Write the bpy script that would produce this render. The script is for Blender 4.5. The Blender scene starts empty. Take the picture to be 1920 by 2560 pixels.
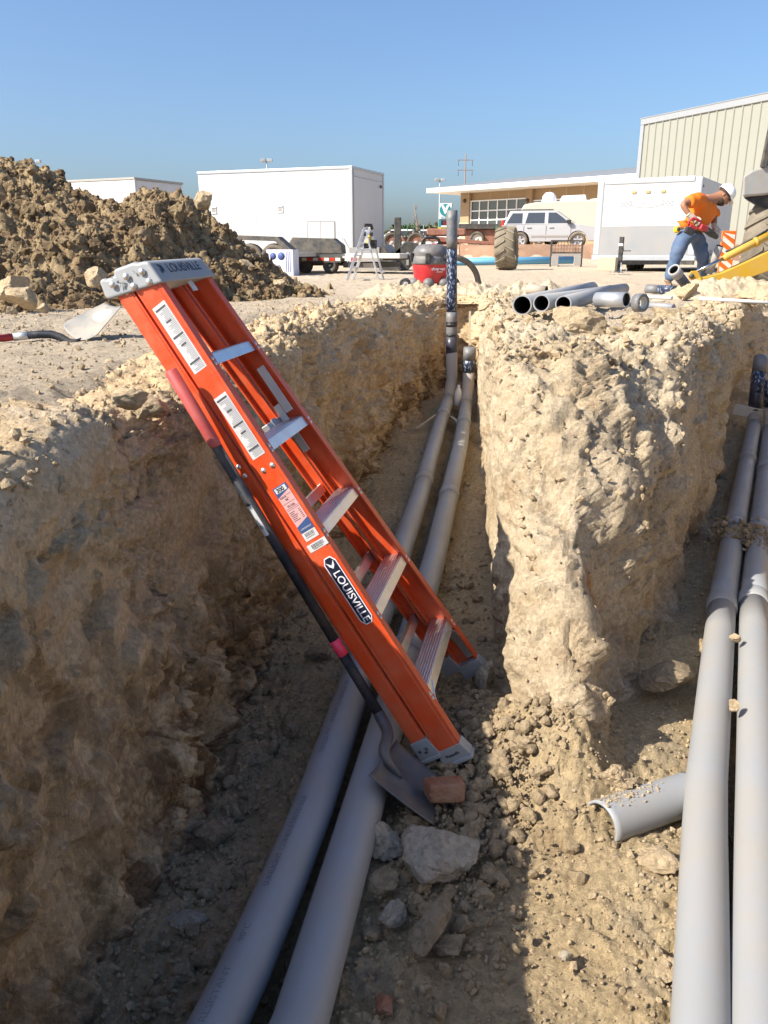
import bpy, bmesh, math, random
import numpy as np
from mathutils import Vector, Matrix, noise as mnoise
R = math.radians
sc = bpy.context.scene
col = sc.collection

# ------------------------------------------------------------------ camera, sky, sun, exposure
CAM_Z, PITCH, FPX = 1.6, R(18.13), 2000.0
cam_data = bpy.data.cameras.new('camera')
cam_data.sensor_fit = 'VERTICAL'; cam_data.sensor_height = 24.0; cam_data.sensor_width = 18.0
cam_data.lens = 24.0 * FPX / 2560.0
cam_data.clip_start = 0.05; cam_data.clip_end = 3000.0
cam = bpy.data.objects.new('camera', cam_data); col.objects.link(cam)
cam.location = (0, 0, CAM_Z); cam.rotation_euler = (R(90) - PITCH, 0, 0)
sc.camera = cam

SUN_EL, SUN_BACK = R(40), R(24)
to_sun = Vector((-math.cos(SUN_BACK) * math.cos(SUN_EL), -math.sin(SUN_BACK) * math.cos(SUN_EL), math.sin(SUN_EL)))
world = bpy.data.worlds.new('World'); sc.world = world; world.use_nodes = True
wn = world.node_tree.nodes; wl = world.node_tree.links
sky = wn.new('ShaderNodeTexSky'); sky.sky_type = 'NISHITA'; sky.sun_disc = False
sky.sun_elevation = SUN_EL; sky.sun_rotation = math.atan2(to_sun.x, to_sun.y)
sky.altitude = 1200; sky.air_density = 1.15; sky.dust_density = 6.8; sky.ozone_density = 6.5
bg = wn['Background']; wl.new(sky.outputs[0], bg.inputs[0]); bg.inputs[1].default_value = 0.084
sun_data = bpy.data.lights.new('sun', 'SUN'); sun_data.energy = 3.75; sun_data.angle = R(0.53); sun_data.color = (1.0, 0.92, 0.79)
sun = bpy.data.objects.new('sun', sun_data); col.objects.link(sun)
sun.rotation_euler = (-to_sun).to_track_quat('-Z', 'Y').to_euler(); sun.location = (-20, -10, 25)
vs = sc.view_settings
vs.view_transform = 'Standard'; vs.look = 'None'; vs.gamma = 1.0; vs.use_curve_mapping = False; vs.exposure = 1.25
sc.cycles.max_bounces = 6; sc.cycles.diffuse_bounces = 4; sc.cycles.use_denoising = True
sc.cycles.use_adaptive_sampling = True

# ------------------------------------------------------------------ helpers
_c, _s = math.cos(PITCH), math.sin(PITCH)
def at(px, py, y=None, z=None):
    """point of the place seen at a pixel of the 1920x2560 photograph, at distance y or height z"""
    X = (px - 960) / FPX; u = (1280 - py) / FPX
    d = Vector((X, _c + u * _s, -_s + u * _c))
    k = y / d.y if y is not None else (z - CAM_Z) / d.z
    return Vector((d.x * k, d.y * k, CAM_Z + d.z * k))

def tag(o, label=None, cat=None, group=None, kind=None):
    if label: o['label'] = label
    if cat: o['category'] = cat
    if group: o['group'] = group
    if kind: o['kind'] = kind
    return o

def empty(name, loc=(0, 0, 0), rz=0.0, label=None, cat=None, group=None, mat4=None):
    o = bpy.data.objects.new(name, None); col.objects.link(o)
    o.empty_display_size = 0.1
    if mat4 is not None: o.matrix_world = mat4
    else: o.location = loc; o.rotation_euler = (0, 0, rz)
    return tag(o, label, cat, group)

def copy_tree(o, parent=None):
    c = o.copy(); col.objects.link(c)
    if parent is not None: c.parent = parent
    for ch in list(o.children): copy_tree(ch, c)
    return c

class MB:
    """collects simple shapes; build() links them as one mesh object"""
    def __init__(self, M=None): self.v = []; self.f = []; self.sm = []; self.M = M
    def add(self, vs, fs, smooth=False):
        n = len(self.v)
        for p in vs:
            p = Vector(p)
            self.v.append(self.M @ p if self.M is not None else p)
        for f in fs: self.f.append([i + n for i in f]); self.sm.append(smooth)
        return self
    def hexa(self, a, b):   # two quads (4 points each, same winding)
        return self.add(list(a) + list(b), [(3, 2, 1, 0), (4, 5, 6, 7), (0, 1, 5, 4), (1, 2, 6, 5), (2, 3, 7, 6), (3, 0, 4, 7)])
    def box(self, lo, hi):
        x0, y0, z0 = lo; x1, y1, z1 = hi
        return self.hexa([(x0, y0, z0), (x1, y0, z0), (x1, y1, z0), (x0, y1, z0)], [(x0, y0, z1), (x1, y0, z1), (x1, y1, z1), (x0, y1, z1)])
    def obox(self, c, s, rot=None):   # centre, size, rotation matrix
        m = Matrix(rot).to_3x3() if rot is not None else Matrix.Identity(3)
        c = Vector(c); h = Vector(s) / 2
        P = lambda x, y, z: c + m @ Vector((x * h.x, y * h.y, z * h.z))
        return self.hexa([P(-1, -1, -1), P(1, -1, -1), P(1, 1, -1), P(-1, 1, -1)], [P(-1, -1, 1), P(1, -1, 1), P(1, 1, 1), P(-1, 1, 1)])
    def bar(self, a, b, w, h, up=(0, 0, 1)):   # box along a-b
        a = Vector(a); b = Vector(b); d = (b - a).normalized(); u = Vector(up)
        s = d.cross(u)
        if s.length < 1e-4: s = d.cross(Vector((1, 0, 0)))
        s.normalize(); u = s.cross(d)
        s *= w / 2; u *= h / 2
        return self.hexa([a - s - u, a + s - u, a + s + u, a - s + u], [b - s - u, b + s - u, b + s + u, b - s + u])
    def tube(self, pts, r, n=16, cap=True, smooth=True, arc=None):
        pts = [Vector(p) for p in pts]; m = len(pts)
        rs = r if isinstance(r, (list, tuple)) else [r] * m
        t0 = (pts[1] - pts[0]).normalized()
        ref = Vector((0, 0, 1)) if abs(t0.z) < 0.9 else Vector((1, 0, 0))
        s = t0.cross(ref).normalized(); V = []
        for i, p in enumerate(pts):
            t = (pts[min(i + 1, m - 1)] - pts[max(i - 1, 0)]).normalized()
            s = (s - t * s.dot(t)).normalized(); u = s.cross(t)
            for k in range(n):
                a = 2 * math.pi * k / n
                V.append(p + (s * math.cos(a) + u * math.sin(a)) * rs[i])
        F = [(i * n + k, i * n + (k + 1) % n, (i + 1) * n + (k + 1) % n, (i + 1) * n + k) for i in range(m - 1) for k in range(n)]
        self.add(V, F, smooth)
        if cap:
            self.add(V[:n], [list(range(n))]); self.add(V[-n:], [list(range(n))[::-1]])
        return self
    def pipe(self, pts, ro, ri, n=24):   # hollow tube with end rims
        self.tube(pts, ro, n, cap=False)
        a = len(self.f); self.tube(pts, ri, n, cap=False)
        for i in range(a, len(self.f)): self.f[i] = self.f[i][::-1]
        pts = [Vector(p) for p in pts]
        nv = n * len(pts); o0 = len(self.v) - 2 * nv; i0 = len(self.v) - nv
        for k in range(n):
            k2 = (k + 1) % n
            self.f.append([o0 + k2, o0 + k, i0 + k, i0 + k2]); self.sm.append(False)
            e = nv - n
            self.f.append([o0 + e + k, o0 + e + k2, i0 + e + k2, i0 + e + k]); self.sm.append(False)
        return self
    def lathe(self, prof, o=(0, 0, 0), axis=(0, 0, 1), n=24, smooth=True, closed=False):   # prof: (r, h)
        o = Vector(o); ax = Vector(axis).normalized()
        ref = Vector((1, 0, 0)) if abs(ax.x) < 0.9 else Vector((0, 1, 0))
        s = ax.cross(ref).normalized(); u = ax.cross(s); m = len(prof); V = []
        for r, h in prof:
            for k in range(n):
                a = 2 * math.pi * k / n
                V.append(o + ax * h + (s * math.cos(a) + u * math.sin(a)) * r)
        F = [(i * n + k, i * n + (k + 1) % n, ((i + 1) % m) * n + (k + 1) % n, ((i + 1) % m) * n + k) for i in range(m if closed else m - 1) for k in range(n)]
        return self.add(V, F, smooth)
    def prism(self, poly, a, b, to3):   # polygon extruded between parameter a and b; to3(u, v, t)
        n = len(poly)
        V = [to3(u, v, a) for u, v in poly] + [to3(u, v, b) for u, v in poly]
        F = [list(range(n))[::-1], list(range(n, 2 * n))] + [(i, (i + 1) % n, n + (i + 1) % n, n + i) for i in range(n)]
        return self.add(V, F)
    def ball(self, c, r, n=12, m=8, sq=(1, 1, 1)):
        c = Vector(c); V = []; F = []
        for i in range(m + 1):
            ph = math.pi * i / m
            for k in range(n):
                a = 2 * math.pi * k / n
                V.append(c + Vector((r * sq[0] * math.sin(ph) * math.cos(a), r * sq[1] * math.sin(ph) * math.sin(a), r * sq[2] * math.cos(ph))))
        F = [(i * n + k, (i + 1) * n + k, (i + 1) * n + (k + 1) % n, i * n + (k + 1) % n) for i in range(m) for k in range(n)]
        return self.add(V, F, True)
    def grid(self, fn, nu, nv, smooth=True):
        V = [fn(i / (nu - 1), j / (nv - 1)) for i in range(nu) for j in range(nv)]
        F = [(i * nv + j, (i + 1) * nv + j, (i + 1) * nv + j + 1, i * nv + j + 1) for i in range(nu - 1) for j in range(nv - 1)]
        return self.add(V, F, smooth)
    def build(self, name, material, parent=None, bevel=0.0, weld=True, solid=0.0, label=None, seg=2):
        me = bpy.data.meshes.new(name)
        me.from_pydata([tuple(p) for p in self.v], [], self.f)
        me.polygons.foreach_set('use_smooth', self.sm)
        if weld:
            bm = bmesh.new(); bm.from_mesh(me)
            bmesh.ops.remove_doubles(bm, verts=bm.verts, dist=1e-5)
            bmesh.ops.recalc_face_normals(bm, faces=bm.faces)
            bm.to_mesh(me); bm.free()
        me.materials.append(material)
        o = bpy.data.objects.new(name, me); col.objects.link(o)
        if parent is not None: o.parent = parent
        if solid:
            m = o.modifiers.new('thick', 'SOLIDIFY'); m.thickness = solid; m.offset = 0
        if bevel:
            m = o.modifiers.new('edge', 'BEVEL'); m.width = bevel; m.segments = seg; m.limit_method = 'ANGLE'; m.angle_limit = R(40)
            m.harden_normals = False
        if label: o['label'] = label
        return o

def text_mesh(name, s, size, material, parent, M, thick=0.0006, align='CENTER', sx=1.0, bold=0.0):
    """flat lettering, placed by matrix M (text runs along local x, its top along local y)"""
    cu = bpy.data.curves.new(name, 'FONT'); cu.body = s; cu.size = size; cu.align_x = align; cu.align_y = 'CENTER'; cu.extrude = thick / 2
    cu.offset = bold; cu.resolution_u = 3
    t = bpy.data.objects.new(name, cu); col.objects.link(t)
    dg = bpy.context.evaluated_depsgraph_get()
    me = bpy.data.meshes.new_from_object(t.evaluated_get(dg))
    bpy.data.objects.remove(t); bpy.data.curves.remove(cu)
    me.transform(Matrix(M) @ Matrix.Diagonal((sx, 1, 1, 1)))
    me.name = name; me.materials.clear(); me.materials.append(material)
    o = bpy.data.objects.new(name, me); col.objects.link(o); o.parent = parent
    return o

def frame(o, x, y):   # matrix from origin and two axes
    x = Vector(x).normalized(); y = Vector(y); z = x.cross(y).normalized(); y = z.cross(x)
    m = Matrix((x, y, z)).transposed().to_4x4(); m.translation = Vector(o)
    return m

# ------------------------------------------------------------------ materials
def principled(name):
    m = bpy.data.materials.new(name); m.use_nodes = True
    return m, m.node_tree.nodes, m.node_tree.links, m.node_tree.nodes['Principled BSDF']

def mat(name, c, rough=0.5, metal=0.0, var=0.12, scale=8.0, bump=0.0, bscale=60.0, dirt=0.0, dcol=(0.36, 0.27, 0.17), dscale=5.0, spec=0.5, coat=0.0, rvar=0.1, dthr=0.5, zdirt=None):
    m, n, l, b = principled(name)
    tc = n.new('ShaderNodeTexCoord')
    nz = n.new('ShaderNodeTexNoise'); nz.inputs['Scale'].default_value = scale; nz.inputs['Detail'].default_value = 6
    l.new(tc.outputs['Object'], nz.inputs['Vector'])
    mx = n.new('ShaderNodeMix'); mx.data_type = 'RGBA'
    mx.inputs['A'].default_value = (*[max(0, k * (1 - var)) for k in c], 1); mx.inputs['B'].default_value = (*[min(1, k * (1 + var)) for k in c], 1)
    l.new(nz.outputs['Fac'], mx.inputs['Factor']); out = mx.outputs['Result']
    rr = n.new('ShaderNodeMapRange'); rr.inputs['To Min'].default_value = max(0.02, rough - rvar); rr.inputs['To Max'].default_value = min(1, rough + rvar)
    l.new(nz.outputs['Fac'], rr.inputs['Value']); rout = rr.outputs['Result']
    if dirt > 0:
        nd = n.new('ShaderNodeTexNoise'); nd.inputs['Scale'].default_value = dscale; nd.inputs['Detail'].default_value = 8; nd.inputs['Roughness'].default_value = 0.65
        l.new(tc.outputs['Object'], nd.inputs['Vector'])
        r2 = n.new('ShaderNodeMapRange'); r2.inputs['From Min'].default_value = dthr - 0.12; r2.inputs['From Max'].default_value = dthr + 0.22; r2.inputs['To Max'].default_value = dirt
        l.new(nd.outputs['Fac'], r2.inputs['Value'])
        dfac = r2.outputs['Result']
        if zdirt:   # mud and dust gathered towards one end
            sz = n.new('ShaderNodeSeparateXYZ'); l.new(tc.outputs['Object'], sz.inputs[0])
            rz_ = n.new('ShaderNodeMapRange'); rz_.inputs['From Min'].default_value = zdirt[1]; rz_.inputs['From Max'].default_value = zdirt[0]; rz_.inputs['To Max'].default_value = .16; l.new(sz.outputs['Z'], rz_.inputs['Value'])
            ad = n.new('ShaderNodeMath'); ad.operation = 'ADD'; l.new(nd.outputs['Fac'], ad.inputs[0]); l.new(rz_.outputs['Result'], ad.inputs[1]); l.new(ad.outputs[0], r2.inputs['Value'])
        m2 = n.new('ShaderNodeMix'); m2.data_type = 'RGBA'; m2.inputs['B'].default_value = (*dcol, 1)
        l.new(dfac, m2.inputs['Factor']); l.new(out, m2.inputs['A']); out = m2.outputs['Result']
        m3 = n.new('ShaderNodeMix'); m3.inputs['B'].default_value = 0.9
        l.new(r2.outputs['Result'], m3.inputs['Factor']); l.new(rout, m3.inputs['A']); rout = m3.outputs['Result']
    l.new(out, b.inputs['Base Color']); l.new(rout, b.inputs['Roughness'])
    b.inputs['Metallic'].default_value = metal; b.inputs['Specular IOR Level'].default_value = spec; b.inputs['Coat Weight'].default_value = coat
    if bump > 0:
        nb = n.new('ShaderNodeTexNoise'); nb.inputs['Scale'].default_value = bscale; nb.inputs['Detail'].default_value = 6
        l.new(tc.outputs['Object'], nb.inputs['Vector'])
        bp = n.new('ShaderNodeBump'); bp.inputs['Strength'].default_value = bump; bp.inputs['Distance'].default_value = 0.01
        l.new(nb.outputs['Fac'], bp.inputs['Height']); l.new(bp.outputs['Normal'], b.inputs['Normal'])
    return m

def earth(name, pale, mid, dark, moist=None, moist_z=None, red=None, grey=None, bump=0.6, fine=170.0, streak=0.0, spots=()):
    """soil: pale and darker patches, moist lower layers, veins of redder clay, fine grain"""
    m, n, l, b = principled(name)
    tc = n.new('ShaderNodeTexCoord')
    def noise(scale, detail=6, rough=0.6, vec=None, dist=0.0):
        k = n.new('ShaderNodeTexNoise'); k.inputs['Scale'].default_value = scale; k.inputs['Detail'].default_value = detail; k.inputs['Roughness'].default_value = rough
        k.inputs['Distortion'].default_value = dist
        l.new(vec if vec is not None else tc.outputs['Object'], k.inputs['Vector']); return k.outputs['Fac']
    def rng(v, a, b_, lo=0.0, hi=1.0):
        k = n.new('ShaderNodeMapRange'); k.inputs['From Min'].default_value = a; k.inputs['From Max'].default_value = b_
        k.inputs['To Min'].default_value = lo; k.inputs['To Max'].default_value = hi; l.new(v, k.inputs['Value']); return k.outputs['Result']
    def mix(f, a, c):
        k = n.new('ShaderNodeMix'); k.data_type = 'RGBA'; l.new(f, k.inputs['Factor'])
        for s, v in (('A', a), ('B', c)):
            if isinstance(v, tuple): k.inputs[s].default_value = (*v, 1)
            else: l.new(v, k.inputs[s])
        return k.outputs['Result']
    def mul(a, c):
        k = n.new('ShaderNodeMath'); k.operation = 'MULTIPLY'; l.new(a, k.inputs[0])
        if isinstance(c, float): k.inputs[1].default_value = c
        else: l.new(c, k.inputs[1])
        return k.outputs[0]
    out = mix(rng(noise(1.7, 8), 0.35, 0.62), mid, pale)
    out = mix(rng(noise(7.5, 8, 0.7), 0.56, 0.72, 0, 0.8), out, dark)
    if red:
        out = mix(rng(noise(2.3, 6, 0.6, dist=0.8), 0.58, 0.72, 0, 0.75), out, red)
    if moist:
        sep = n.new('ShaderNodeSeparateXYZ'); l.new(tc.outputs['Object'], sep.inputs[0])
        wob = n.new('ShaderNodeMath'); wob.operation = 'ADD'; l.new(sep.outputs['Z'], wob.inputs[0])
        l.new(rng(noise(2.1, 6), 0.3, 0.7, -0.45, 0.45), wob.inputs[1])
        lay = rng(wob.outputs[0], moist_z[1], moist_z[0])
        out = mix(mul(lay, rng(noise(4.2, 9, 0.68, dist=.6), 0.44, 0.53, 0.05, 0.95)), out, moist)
    if grey:
        out = mix(rng(noise(3.6, 7, 0.6), 0.56, 0.66, 0, 0.7), out, grey)
    for (sx, sy, sz, sr, scol) in spots:   # lenses of differently coloured clay
        vd = n.new('ShaderNodeVectorMath'); vd.operation = 'DISTANCE'; l.new(tc.outputs['Object'], vd.inputs[0]); vd.inputs[1].default_value = (sx, sy, sz)
        ad = n.new('ShaderNodeMath'); ad.operation = 'ADD'; l.new(vd.outputs['Value'], ad.inputs[0]); l.new(rng(noise(9, 5), .3, .7, -sr * .6, sr * .6), ad.inputs[1])
        out = mix(rng(ad.outputs[0], sr * .5, sr, .85, 0), out, scol)
    sp = n.new('ShaderNodeTexVoronoi'); sp.inputs['Scale'].default_value = 90; l.new(tc.outputs['Object'], sp.inputs['Vector'])
    grain = n.new('ShaderNodeSeparateColor'); l.new(sp.outputs['Color'], grain.inputs[0])
    hsv = n.new('ShaderNodeHueSaturation'); l.new(out, hsv.inputs['Color']); l.new(rng(grain.outputs[0], 0, 1, 0.82, 1.18), hsv.inputs['Value'])
    out = mix(rng(noise(fine, 3), 0.3, 0.75, 0, 0.25), hsv.outputs[0], dark)
    l.new(out, b.inputs['Base Color']); b.inputs['Roughness'].default_value = 0.95; b.inputs['Specular IOR Level'].default_value = 0.15
    bp1 = n.new('ShaderNodeBump'); bp1.inputs['Strength'].default_value = bump; bp1.inputs['Distance'].default_value = 0.02
    l.new(noise(38, 10, 0.72), bp1.inputs['Height'])
    bp0 = n.new('ShaderNodeBump'); bp0.inputs['Strength'].default_value = bump * .8; bp0.inputs['Distance'].default_value = 0.04
    l.new(noise(15, 8, 0.68, dist=.5), bp0.inputs['Height']); l.new(bp0.outputs[0], bp1.inputs['Normal'])
    bp2 = n.new('ShaderNodeBump'); bp2.inputs['Strength'].default_value = bump; bp2.inputs['Distance'].default_value = 0.006
    l.new(noise(fine, 5, 0.7), bp2.inputs['Height']); l.new(bp1.outputs[0], bp2.inputs['Normal'])
    last = bp2
    if streak:
        mp = n.new('ShaderNodeMapping'); mp.inputs['Scale'].default_value = (1, 1, 0.12); l.new(tc.outputs['Object'], mp.inputs['Vector'])
        bp3 = n.new('ShaderNodeBump'); bp3.inputs['Strength'].default_value = streak; bp3.inputs['Distance'].default_value = 0.02
        l.new(noise(45, 6, 0.6, mp.outputs[0]), bp3.inputs['Height']); l.new(bp2.outputs[0], bp3.inputs['Normal']); last = bp3
    l.new(last.outputs[0], b.inputs['Normal'])
    return m

SOIL_PALE, SOIL_MID, SOIL_DARK = (0.62, 0.515, 0.37), (0.55, 0.44, 0.295), (0.34, 0.25, 0.15)
M = {}
M['ground'] = earth('packed pale dirt', (0.56, 0.47, 0.355), (0.51, 0.415, 0.30), (0.38, 0.29, 0.195), bump=0.95)
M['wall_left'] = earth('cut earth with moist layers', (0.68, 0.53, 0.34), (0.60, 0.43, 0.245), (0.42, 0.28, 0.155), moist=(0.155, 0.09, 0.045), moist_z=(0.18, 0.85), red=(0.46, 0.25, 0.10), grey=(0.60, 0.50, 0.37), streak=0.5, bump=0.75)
M['bank'] = earth('sandy cut earth', SOIL_PALE, SOIL_MID, SOIL_DARK, moist=(0.34, 0.24, 0.145), moist_z=(-0.05, 0.6), red=(0.46, 0.29, 0.15), streak=0.35, bump=0.85, spots=((.70, 2.55, .42, .16, (.48, .21, .075)), (.66, 2.40, .30, .12, (.44, .20, .08))))
M['floor'] = earth('trench floor soil', (0.52, 0.405, 0.245), (0.45, 0.34, 0.20), (0.28, 0.20, 0.11), grey=(0.43, 0.35, 0.24), bump=0.9)
M['mound'] = earth('excavated clay', (0.46, 0.35, 0.205), (0.29, 0.20, 0.11), (0.11, 0.075, 0.042), bump=1.0)
M['clod'] = earth('dry clod', (0.54, 0.43, 0.285), (0.46, 0.35, 0.22), (0.3, 0.215, 0.13), bump=0.7)
M['clod_dark'] = earth('moist clod', (0.36, 0.26, 0.15), (0.25, 0.17, 0.095), (0.11, 0.075, 0.042), bump=1.0)
M['stone'] = earth('grey stone', (0.43, 0.345, 0.235), (0.33, 0.255, 0.165), (0.19, 0.14, 0.09), bump=0.9)
M['stone_grey'] = earth('pale grey stone', (0.50, 0.44, 0.35), (0.42, 0.36, 0.275), (0.27, 0.22, 0.16), bump=0.7)
M['berm'] = earth('reddish dirt', (0.40, 0.245, 0.16), (0.35, 0.21, 0.135), (0.27, 0.15, 0.095), bump=0.6)
# ------------------------------------------------------------------ numpy noise
_rs = np.random.RandomState(7)
_perm = _rs.permutation(512); _perm = np.concatenate([_perm, _perm, _perm])
_grad = _rs.normal(size=(512, 3)); _grad /= np.linalg.norm(_grad, axis=1)[:, None]
_grad = _grad.astype(np.float32)
def perlin(p):
    p = np.asarray(p, np.float32); i = np.floor(p).astype(np.int32); f = p - i; i &= 511
    w = f * f * f * (f * (f * 6 - 15) + 10); res = 0
    for dx in (0, 1):
        hx = _perm[i[:, 0] + dx]
        for dy in (0, 1):
            hy = _perm[(hx + i[:, 1] + dy) & 511]
            for dz in (0, 1):
                g = _grad[_perm[(hy + i[:, 2] + dz) & 511]]
                d = g[:, 0] * (f[:, 0] - dx) + g[:, 1] * (f[:, 1] - dy) + g[:, 2] * (f[:, 2] - dz)
                res = res + d * (w[:, 0] if dx else 1 - w[:, 0]) * (w[:, 1] if dy else 1 - w[:, 1]) * (w[:, 2] if dz else 1 - w[:, 2])
    return res * 1.6
def fbm(p, oct=4, lac=2.1, gain=0.5):
    r = 0; a = 1.0
    for k in range(oct): r = r + a * perlin(p + 17.3 * k); p = p * lac; a *= gain
    return r
def billow(p, oct=3, lac=2.1, gain=0.5):   # rounded clods with creases between them
    r = 0; a = 1.0
    for k in range(oct): r = r + a * (np.abs(perlin(p + 9.1 * k)) * 2 - 0.55); p = p * lac; a *= gain
    return r
def cells(p, seed=0):
    """broken-clay facets: every cell of a jittered lattice has its own height and tilt"""
    p = np.asarray(p, np.float32); b = np.floor(p).astype(np.int32); best = np.full(len(p), 1e9, np.float32); hid = np.zeros(len(p), np.int32); off = np.zeros_like(p)
    for dx in (-1, 0, 1):
        for dy in (-1, 0, 1):
            for dz in (-1, 0, 1):
                c = b + np.array([dx, dy, dz], np.int32); h = _perm[_perm[_perm[(c[:, 0] + seed) & 511] + (c[:, 1] & 511)] + (c[:, 2] & 511)]
                v = p - (c + .5 + .42 * _grad[h]); d2 = (v * v).sum(1); m = d2 < best
                best[m] = d2[m]; hid[m] = h[m]; off[m] = v[m]
    return (hid / 511.0 - .5), (off * _grad[(hid * 7 + 13) & 511]).sum(1), np.sqrt(best)
def sstep(x, a, b):
    t = np.clip((x - a) / (b - a), 0, 1); return t * t * (3 - 2 * t)
def P3(x, y, z=0.0): return np.stack([x, y, np.broadcast_to(z, x.shape)], -1).astype(np.float32)

def grid_mesh(name, P, material, parent=None, keep=None, smooth=True):
    """P: (n, m, 3) array of points -> one quad mesh"""
    n, m = P.shape[:2]
    idx = np.arange(n * m).reshape(n, m)
    q = np.stack([idx[:-1, :-1], idx[1:, :-1], idx[1:, 1:], idx[:-1, 1:]], -1).reshape(-1, 4)
    if keep is not None:
        k = keep.reshape(-1); q = q[k[q].all(1)]
    V = P.reshape(-1, 3)
    used = np.zeros(len(V), bool); used[q.ravel()] = True
    mp = np.cumsum(used) - 1; V = V[used]; q = mp[q]
    return raw_mesh(name, V, q, material, parent, smooth)
def raw_mesh(name, V, F, material, parent=None, smooth=True):
    me = bpy.data.meshes.new(name); k = F.shape[1]
    me.vertices.add(len(V)); me.vertices.foreach_set('co', np.asarray(V, np.float32).ravel())
    me.loops.add(F.size); me.loops.foreach_set('vertex_index', F.astype(np.int32).ravel())
    me.polygons.add(len(F)); me.polygons.foreach_set('loop_start', np.arange(len(F), dtype=np.int32) * k)
    me.polygons.foreach_set('use_smooth', np.full(len(F), smooth))
    me.update(calc_edges=True); me.validate()
    me.materials.append(material)
    o = bpy.data.objects.new(name, me); col.objects.link(o)
    if parent is not None: o.parent = parent
    return o
def normals(P):
    du = np.gradient(P, axis=0); dv = np.gradient(P, axis=1)
    n = np.cross(du, dv); return n / (np.linalg.norm(n, axis=-1, keepdims=True) + 1e-9)

# ------------------------------------------------------------------ lie of the land
def ground_h(x, y):
    """general height of the ground: about 1.2 beside the near trench, falling gently to the yard"""
    r = np.hypot(x, y)
    h = 1.2 - 0.15 * sstep(r, 4.0, 11.0)
    return h
# trench outline: rim (x, y), toe (x, y); left wall, far end, dividing bank, right trench
LEFT = [(-.80, -1.2, -.62, -1.2), (-.79, 0, -.62, 0), (-.78, .8, -.61, .8), (-.78, 1.3, -.59, 1.3), (-.75, 1.7, -.57, 1.7), (-.66, 2.08, -.54, 2.1), (-.60, 2.4, -.51, 2.4), (-.55, 2.75, -.48, 2.75), (-.52, 3.2, -.43, 3.2), (-.48, 3.8, -.35, 3.8),
        (-.43, 5.0, -.19, 5.0), (-.40, 5.5, -.10, 5.5), (-.15, 6.5, .11, 6.5), (.09, 7.5, .35, 7.5), (.27, 8.3, .50, 8.3), (.43, 9.0, .63, 8.9), (.55, 9.45, .70, 9.2), (.75, 9.7, .80, 9.35), (.95, 9.7, .93, 9.35), (1.12, 9.4, 1.04, 9.1), (1.06, 8.9, 1.0, 8.8)]
MIDDLE = [(.95, 9.7, .93, 9.35), (1.12, 9.4, 1.04, 9.1), (1.03, 8.5, .98, 8.4), (.86, 7, .83, 6.9), (.69, 5.5, .70, 5.3), (.57, 4.4, .59, 4.2), (.50, 3.75, .51, 3.45), (.49, 3.55, .45, 2.9), (.51, 3.42, .42, 2.5),
          (.58, 3.36, .42, 2.25), (.70, 3.36, .46, 2.08), (.86, 3.42, .54, 2.03), (1.02, 3.50, .62, 2.10), (1.18, 3.60, .72, 2.25), (1.34, 3.74, .92, 2.62), (1.60, 4.0, 1.34, 3.32), (1.88, 4.5, 1.84, 4.35), (2.48, 5.8, 2.45, 5.75),
          (3.16, 7.4, 3.14, 7.3), (3.72, 8.6, 3.70, 8.4), (4.1, 9.0, 4.05, 8.7), (4.6, 9.1, 4.5, 8.75), (5.0, 8.8, 4.8, 8.4), (4.8, 8.2, 4.6, 8.0)]
RIGHT = [(4.6, 9.1, 4.5, 8.75), (5.0, 8.8, 4.8, 8.4), (4.35, 7, 4.15, 7), (3.3, 5, 3.1, 5), (2.4, 3.3, 2.25, 3.3), (1.75, 1.7, 1.6, 1.7), (1.35, .4, 1.2, .4), (1.2, -1.2, 1.05, -1.2)]
def catmull(C, per=24):
    C = np.array(C, float); E = np.vstack([2 * C[0] - C[1], C, 2 * C[-1] - C[-2]]); out = []
    for i in range(len(C) - 1):
        p0, p1, p2, p3 = E[i:i + 4]; t = np.linspace(0, 1, per, endpoint=False)[:, None]
        out.append(0.5 * ((2 * p1) + (p2 - p0) * t + (2 * p0 - 5 * p1 + 4 * p2 - p3) * t ** 2 + (3 * p1 - p0 - 3 * p2 + p3) * t ** 3))
    return np.vstack(out + [C[-1:]])
def resample(C, step):
    """points along C spaced in proportion to their distance from the working end of the trench"""
    d = np.hypot(*(np.diff(0.5 * (C[:, :2] + C[:, 2:]), axis=0).T))
    mid = 0.5 * (C[1:, :2] + C[:-1, :2]); w = d / (step * np.clip(np.hypot(mid[:, 0], mid[:, 1]), 1.0, None))
    s = np.r_[0, np.cumsum(w)]; n = int(s[-1]); t = np.linspace(0, s[-1], n)
    return np.stack([np.interp(t, s, C[:, k]) for k in range(4)], 1)
def floor_h(x, y):
    h = 0.075 + 0 * x
    h = h + 0.17 * np.exp(-((x - .50) ** 2 / .03 + (y - 2.18) ** 2 / .035))          # spoil slumped off the nose of the bank
    h = h + 0.12 * np.exp(-((x - .56) ** 2 / .012 + (y - 2.0) ** 2 / .03))
    h = h - 0.03 * np.exp(-((x - .68) ** 2 / .03 + (y - 1.84) ** 2 / .012))
    h = h - 0.05 * np.exp(-((x - (-.27 + .155 * (y - 1.2))) ** 2 / .004))          # low line between the two conduits
    h = h + 0.04 * np.exp(-((x - .28) ** 2 / .03 + (y - 2.3) ** 2 / .12))
    h = h + 0.06 * sstep(y, 5, 9)
    return h
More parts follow.
